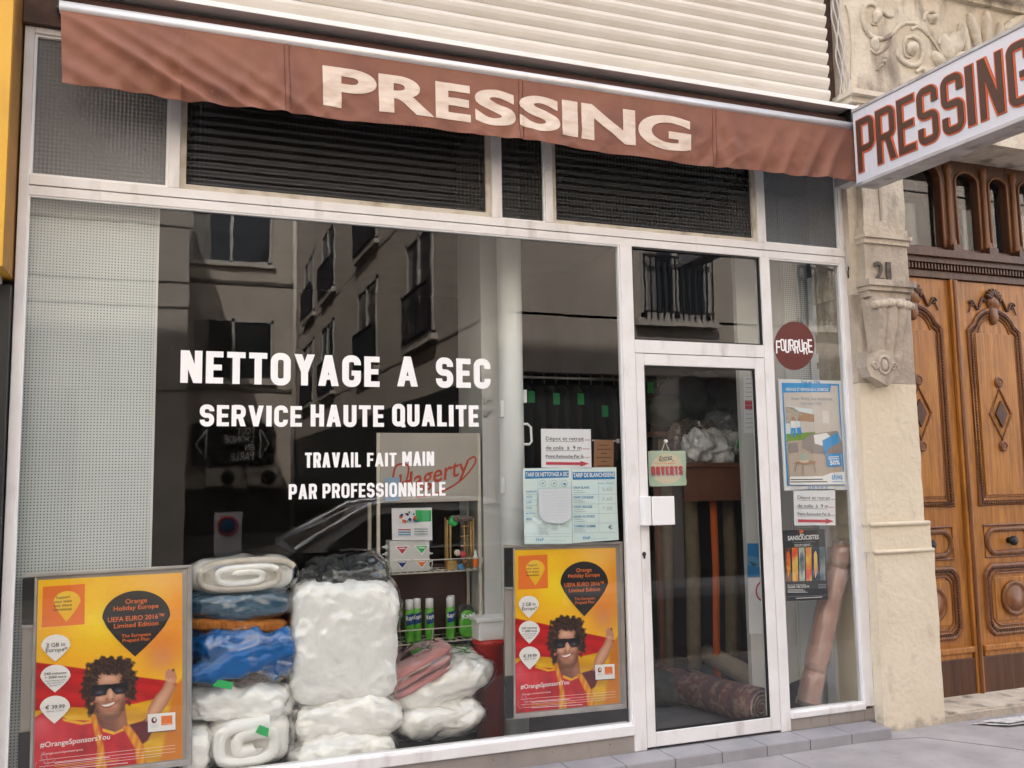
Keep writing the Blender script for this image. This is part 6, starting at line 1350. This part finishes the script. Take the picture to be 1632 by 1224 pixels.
# right-hand building: street front at y=-8 and a flank along the side street
ob = empty('cream_building', (10, -8, GZ), 'cream rendered town house across the street with barred windows', 'building')
b = MB(); b.box(XB, 18, -30, -8, 3.28, 13.5, M_facade); b.box(XB, 18, -30, -8.5, GZ-.2, 3.28, M_shop_dark); b.build('wall', ob)
b = MB(); b.box(XB-.008, 18, -8.008, -8.0, 4.16, 4.20, M_groove); b.box(XB-.008, XB, -30, -8.0, 4.16, 4.20, M_groove); b.box(XB-.008, XB, -30, -8.0, 7.1, 7.14, M_groove); b.box(XB-.008, 18, -8.008, -8.0, 7.1, 7.14, M_groove); b.build('string_course', ob)
for x in (4.69, 7.4, 10.4, 13.4):
    b = MB(); b.box(x+.01, x+.40, -8.5, -8.02, GZ, 3.279, M_facade); b.build('shop_pier', ob)
b = MB(); b.box(5.2, 7.4, -8.3, -8.25, .5, 2.9, M_winglass); b.box(7.9, 10.3, -8.3, -8.25, .5, 2.9, M_winglass); b.box(10.9, 13.3, -8.3, -8.25, .5, 2.9, M_winglass); b.build('shop_glass', ob)
def win(par, axis, a0, a1, z0, z1, P, n, bars=True):
    """window on a wall: axis 'x' (wall at y=P facing +y) or 'y' (wall at x=P facing -x)"""
    def bb3(mb, u0, u1, d0, d1, zz0, zz1, mt):
        if axis == 'x': mb.box(u0, u1, P+d0, P+d1, zz0, zz1, mt)
        else: mb.box(P-d1, P-d0, u0, u1, zz0, zz1, mt)
    b = MB(); bb3(b, a0, a1, .004, .010, z0, z1, M_winglass); w_ = b.build('window', par)
    b = MB()
    for u0, u1, q0, q1 in ((a0, a0+.09, z0, z1), (a1-.09, a1, z0, z1), (a0, a1, z1-.09, z1), (a0, a1, z0, z0+.09), ((a0+a1)/2-.05, (a0+a1)/2+.05, z0, z1)): bb3(b, u0, u1, .011, .05, q0, q1, M_winframe)
    bb3(b, a0-.12, a1+.12, .0, .12, z0-.12, z0-.001, M_facade2); b.build('frame', w_)
    b = MB(); cw = (a1-a0)*(.16+.1*((a0*7.3) % 1)); bb3(b, a0+.09, a0+.09+cw, .0102, .0108, z0+.09, z1-.09, M_curtain); b.build('curtain', w_)
    if bars:
        b = MB(); k_ = int((a1-a0)/.11)
        for i in range(k_+1): u = a0+(a1-a0)*i/k_; bb3(b, u-.010, u+.010, .13, .15, z0, z0+1.0, M_iron)
        bb3(b, a0-.02, a1+.02, .12, .16, z0+.98, z0+1.02, M_iron); bb3(b, a0-.02, a1+.02, .12, .16, z0+.08, z0+.11, M_iron); b.build('railing', w_)
for x0, x1, yt_, yb_ in ((1022, 1130, 200, 510), (1270, 1330, 200, 520)):
    a, c, t = mY(x0, yb_, -8), mY(x1, yb_, -8), mY((x0+x1)/2, yb_, -8); win(ob, 'x', a.x, c.x, t.z, t.z+2.1, -8, 0); win(ob, 'x', a.x, c.x, t.z+3.2, t.z+5.2, -8, 0)
for x0, x1, yb_ in ((651, 694, 538), (571, 603, 568), (513, 533, 590), (484, 500, 604)):
    a, c = mX(x0, yb_, XB), mX(x1, yb_, XB); z = 4.36
    win(ob, 'y', min(a.y, c.y), max(a.y, c.y), z, z+2.15, XB, 0); win(ob, 'y', min(a.y, c.y), max(a.y, c.y), z+3.0, z+5.1, XB, 0)
b = MB(); b.tube([(XB-.09, -29.7, .2), (XB-.09, -29.7, 13)], .09, M_facade2, 10); b.build('drainpipe', ob)
# far building closing the side street
fb = empty('far_building', (-2, -31, GZ), 'beige building closing the side street with wide windows', 'building')
YA = -30.5
b = MB(); b.box(-14, XB-.01, -42, YA, -.2, 20, M_facade); b.build('wall', fb)
for x0, x1, y0, y1 in ((303, 434, 338, 420), (303, 436, 510, 605), (303, 434, 150, 250)):
    a, c = mY(x0, y1, YA), mY(x1, y0, YA); t, u = mY((x0+x1)/2, y0, YA), mY((x0+x1)/2, y1, YA); win(fb, 'x', a.x, c.x, u.z, t.z, YA, 0, False)
for y in (450, 620): z = mY(370, y, YA).z; b = MB(); b.box(-14, XB-.02, YA, YA+.05, z-.06, z+.06, M_groove); b.build('string_course', fb)
a, c = mY(303, 742, YA), mY(436, 676, YA); b = MB(); b.box(a.x, c.x, YA+.055, YA+.25, a.z, c.z, M_black); sb_ = tag(b.build('shop_board'), 'black board with grey outline lettering, mirrored in the window', 'sign')
f = MB(Matrix(((-1, 0, 0, 0), (0, 0, 1, YA+.255), (0, 1, 0, 0), (0, 0, 0, 1)))); W_ = c.x-a.x; mx_ = -(a.x+c.x)/2; H_ = c.z-a.z; zc_ = (a.z+c.z)/2
lh = H_*.17
for i, tx in enumerate(("TOUT", "L'MONDE", "EN", "PARLE")): f.text(tx, mx_-W_*.26, mx_-W_*.26+lh*(2.6, 4.2, 1.35, 3.3)[i], zc_+H_*(.25-.21*i), lh, M_signgrey, .002, bold=.01)
for s_ in (-1, 1): f.tube([(mx_+s_*W_*.33, zc_+H_*.36, .01), (mx_+s_*W_*.45, zc_, .01), (mx_+s_*W_*.33, zc_-H_*.36, .01), (mx_+s_*W_*.33, zc_+H_*.36, .01)], .03, M_signgrey, 5)
L0 = f.build('lettering'); L0.parent = sb_; L0.location = Vector(L0.location)-Vector(sb_.location)
b = MB(); za = mY(370, 780, YA).z; b.box(-6, XB-.1, YA+.051, YA+.08, GZ-.1, za, M_shop_dark); b.build('shop_window', fb)
for i, (x0, x1) in enumerate(((325, 382), (392, 448))):
    a, c = mY(x0, 776, YA), mY(x1, 746, YA); rt = empty('cooling_unit', ((a.x+c.x)/2, YA+.4, a.z), ('left', 'right')[i]+' white outdoor cooling unit below the black board, seen mirrored', 'cooling unit', 'cooling units in the reflection')
    b = MB(); b.box(a.x, c.x, YA+.06, YA+.5, a.z, c.z, M_facade2); b.build('casing', rt, .02); r_ = (c.z-a.z)*.42; b = MB(); b.lathe([(r_, 0), (r_, .02), (r_*.9, .03), (0, .01)], ((a.x+c.x)/2+.15, YA+.5, (a.z+c.z)/2), M_shop_dark, 24, 'y')
    for v_ in b.v: v_.y = 2*(YA+.5)-v_.y
    b.build('fan', rt)
# left-hand building: only its corner pier is seen mirrored
lb2 = empty('left_building', (-6, -8, GZ), 'stone coloured corner building on the left of the side street, seen mirrored', 'building')
XD = mY(300, 500, -8).x; b = MB(); b.box(-16, XD, -30, -8, GZ-.2, 13, M_facade2); b.build('wall', lb2); b = MB()
for y in (450, 490, 622, 360): z = mY(270, y, -8).z; b.box(-16, XD+.006, -8, -7.994, z-.012, z+.012, M_groove)
b.build('joints', lb2)
b = MB(); b.box(-16, XD-1.3, -7.99, -7.93, .3, 2.9, M_shop_dark); b.build('shop_window', lb2)

p = mY(363, 848, -7.4); rt = empty('road_sign', (p.x, -7.4, GZ), 'white no parking panel with red ring on a post, seen mirrored', 'road sign')
b = MB(); b.tube([(p.x, -7.4, GZ), (p.x, -7.4, p.z+.2)], .03, M_alu, 10); b.build('post', rt)
b = MB(); b.box(p.x-.17, p.x+.17, -7.37, -7.36, p.z-.32, p.z+.25, M_paper); pn = b.build('panel', rt)
b = MB(); b.tube([(p.x+.11*math.cos(i*PI/12), -7.355, p.z+.08+.11*math.sin(i*PI/12)) for i in range(24)], .02, M_redink, 6, True); b.lathe([(.09, 0), (.09, -.006), (0, -.006)], (p.x, -7.36, p.z+.08), M_bluehead, 20, 'y'); b.build('ring', pn)
# parked car along the far kerb
def make_car(x0, yc, label):
    rt = empty('parked_car', (x0+2.1, yc, -.09), label, 'car'); zb = -.09
    prof = [(0, .55), (.06, .75), (.25, .88), (.95, .98), (1.15, 1.02), (1.95, 1.44), (2.5, 1.50), (3.2, 1.49), (3.75, 1.38), (4.1, 1.05), (4.2, .95), (4.25, .6)]
    hw = .86
    def yw(z): return hw if z < .95 else hw-.26*(z-.95)/.55
    b = MB(); body = [(0, .25), (0, .55), (.06, .75), (.25, .88), (.95, .98), (1.15, 1.0), (4.15, 1.0), (4.22, .9), (4.25, .6), (4.22, .25)]
    T = Matrix(((1, 0, 0, x0), (0, 0, -1, yc), (0, 1, 0, zb), (0, 0, 0, 1))); b.T = T; b.prism(body, -hw, hw, M_carbody); b.build('body', rt, .06)
    b = MB(); b.T = FW_ID
    cab = [(1.10, 1.0), (1.95, 1.44), (2.5, 1.50), (3.2, 1.49), (3.75, 1.38), (4.12, 1.0)]
    L1 = [(x0+x, yc+yw(z), zb+z) for x, z in cab]; R1 = [(x0+x, yc-yw(z), zb+z) for x, z in cab]; n_ = len(cab)
    b.add(L1+R1, [[i, i+1, n_+i+1, n_+i] for i in range(n_-1)], M_carglare); b.add(L1, [list(range(n_))[::-1]], M_carglare); b.add(R1, [list(range(n_))], M_carglare); b.build('cabin', rt, .04, recalc=True)
    for s_ in (1, -1):
        for nm, pts in (('side_window', [(1.42, 1.03), (2.0, 1.37), (2.55, 1.41), (2.55, 1.03)]), ('side_window', [(2.63, 1.03), (2.63, 1.41), (3.2, 1.40), (3.66, 1.28), (3.8, 1.05)])):
            b = MB(); P = [(x0+x, yc+s_*(yw(z)+.006), zb+z) for x, z in pts]; b.add(P, [list(range(len(P)))], M_carglass); b.build(nm, rt, recalc=False)
        b = MB(); P = [(x0+x, yc+s_*(yw(z)-.01), zb+z+.022) for x, z in ((1.12, 1.0), (1.95, 1.44), (2.5, 1.50), (3.2, 1.49), (3.75, 1.38), (4.12, 1.02))]; b.tube(P, .05, M_trimglare, 8); b.build('roof_edge_glare', rt)  # thick bright tube added as the glare line along the roof edge
        for xw in (.85, 3.4):
            b = MB(); b.lathe([(.16, -.10), (.30, -.11), (.325, -.08), (.325, .08), (.30, .11), (.16, .10)], (x0+xw, yc+s_*(hw-.08), zb+.325), M_tyre, 28, 'y'); wv = b.build('wheel', rt)
            b = MB(); b.lathe([(.19, -.04), (.20, .04), (.15, .06), (.05, .05), (0, .06)], (x0+xw, yc+s_*(hw-.06), zb+.325), M_hub, 20, 'y')
            if s_ > 0:
                for v_ in b.v: v_.y = 2*(yc+s_*(hw-.06))-v_.y
            b.build('rim', wv)
        b = MB(); b.blob((x0+1.5, yc+s_*(hw+.10), zb+1.05), (.06, .10, .065), M_carbody, (.7, .7), (16, 10), 0, 1, 0); b.build('mirror', rt)
        b = MB(); b.blob((x0+.10, yc+s_*.62, zb+.70), (.10, .17, .07), M_lampclr, (.7, .7), (16, 10), 0, 1, 0); b.build('headlight', rt)
        b = MB(); b.blob((x0+4.2, yc+s_*.66, zb+.85), (.06, .14, .10), M_lampred, (.7, .7), (16, 10), 0, 1, 0); b.build('tail_light', rt)
    b = MB(); b.add([(x0+1.16, yc-.76, zb+1.045), (x0+1.16, yc+.76, zb+1.045), (x0+1.90, yc+.68, zb+1.43), (x0+1.90, yc-.68, zb+1.43)], [(0, 1, 2, 3)], M_carglass); b.build('windscreen', rt)
    return rt
make_car(mY(455, 830, -5.95).x-1.1, -6.1, 'dark hatchback with sky glare shaped as a roof trim, parked across the street, seen mirrored')
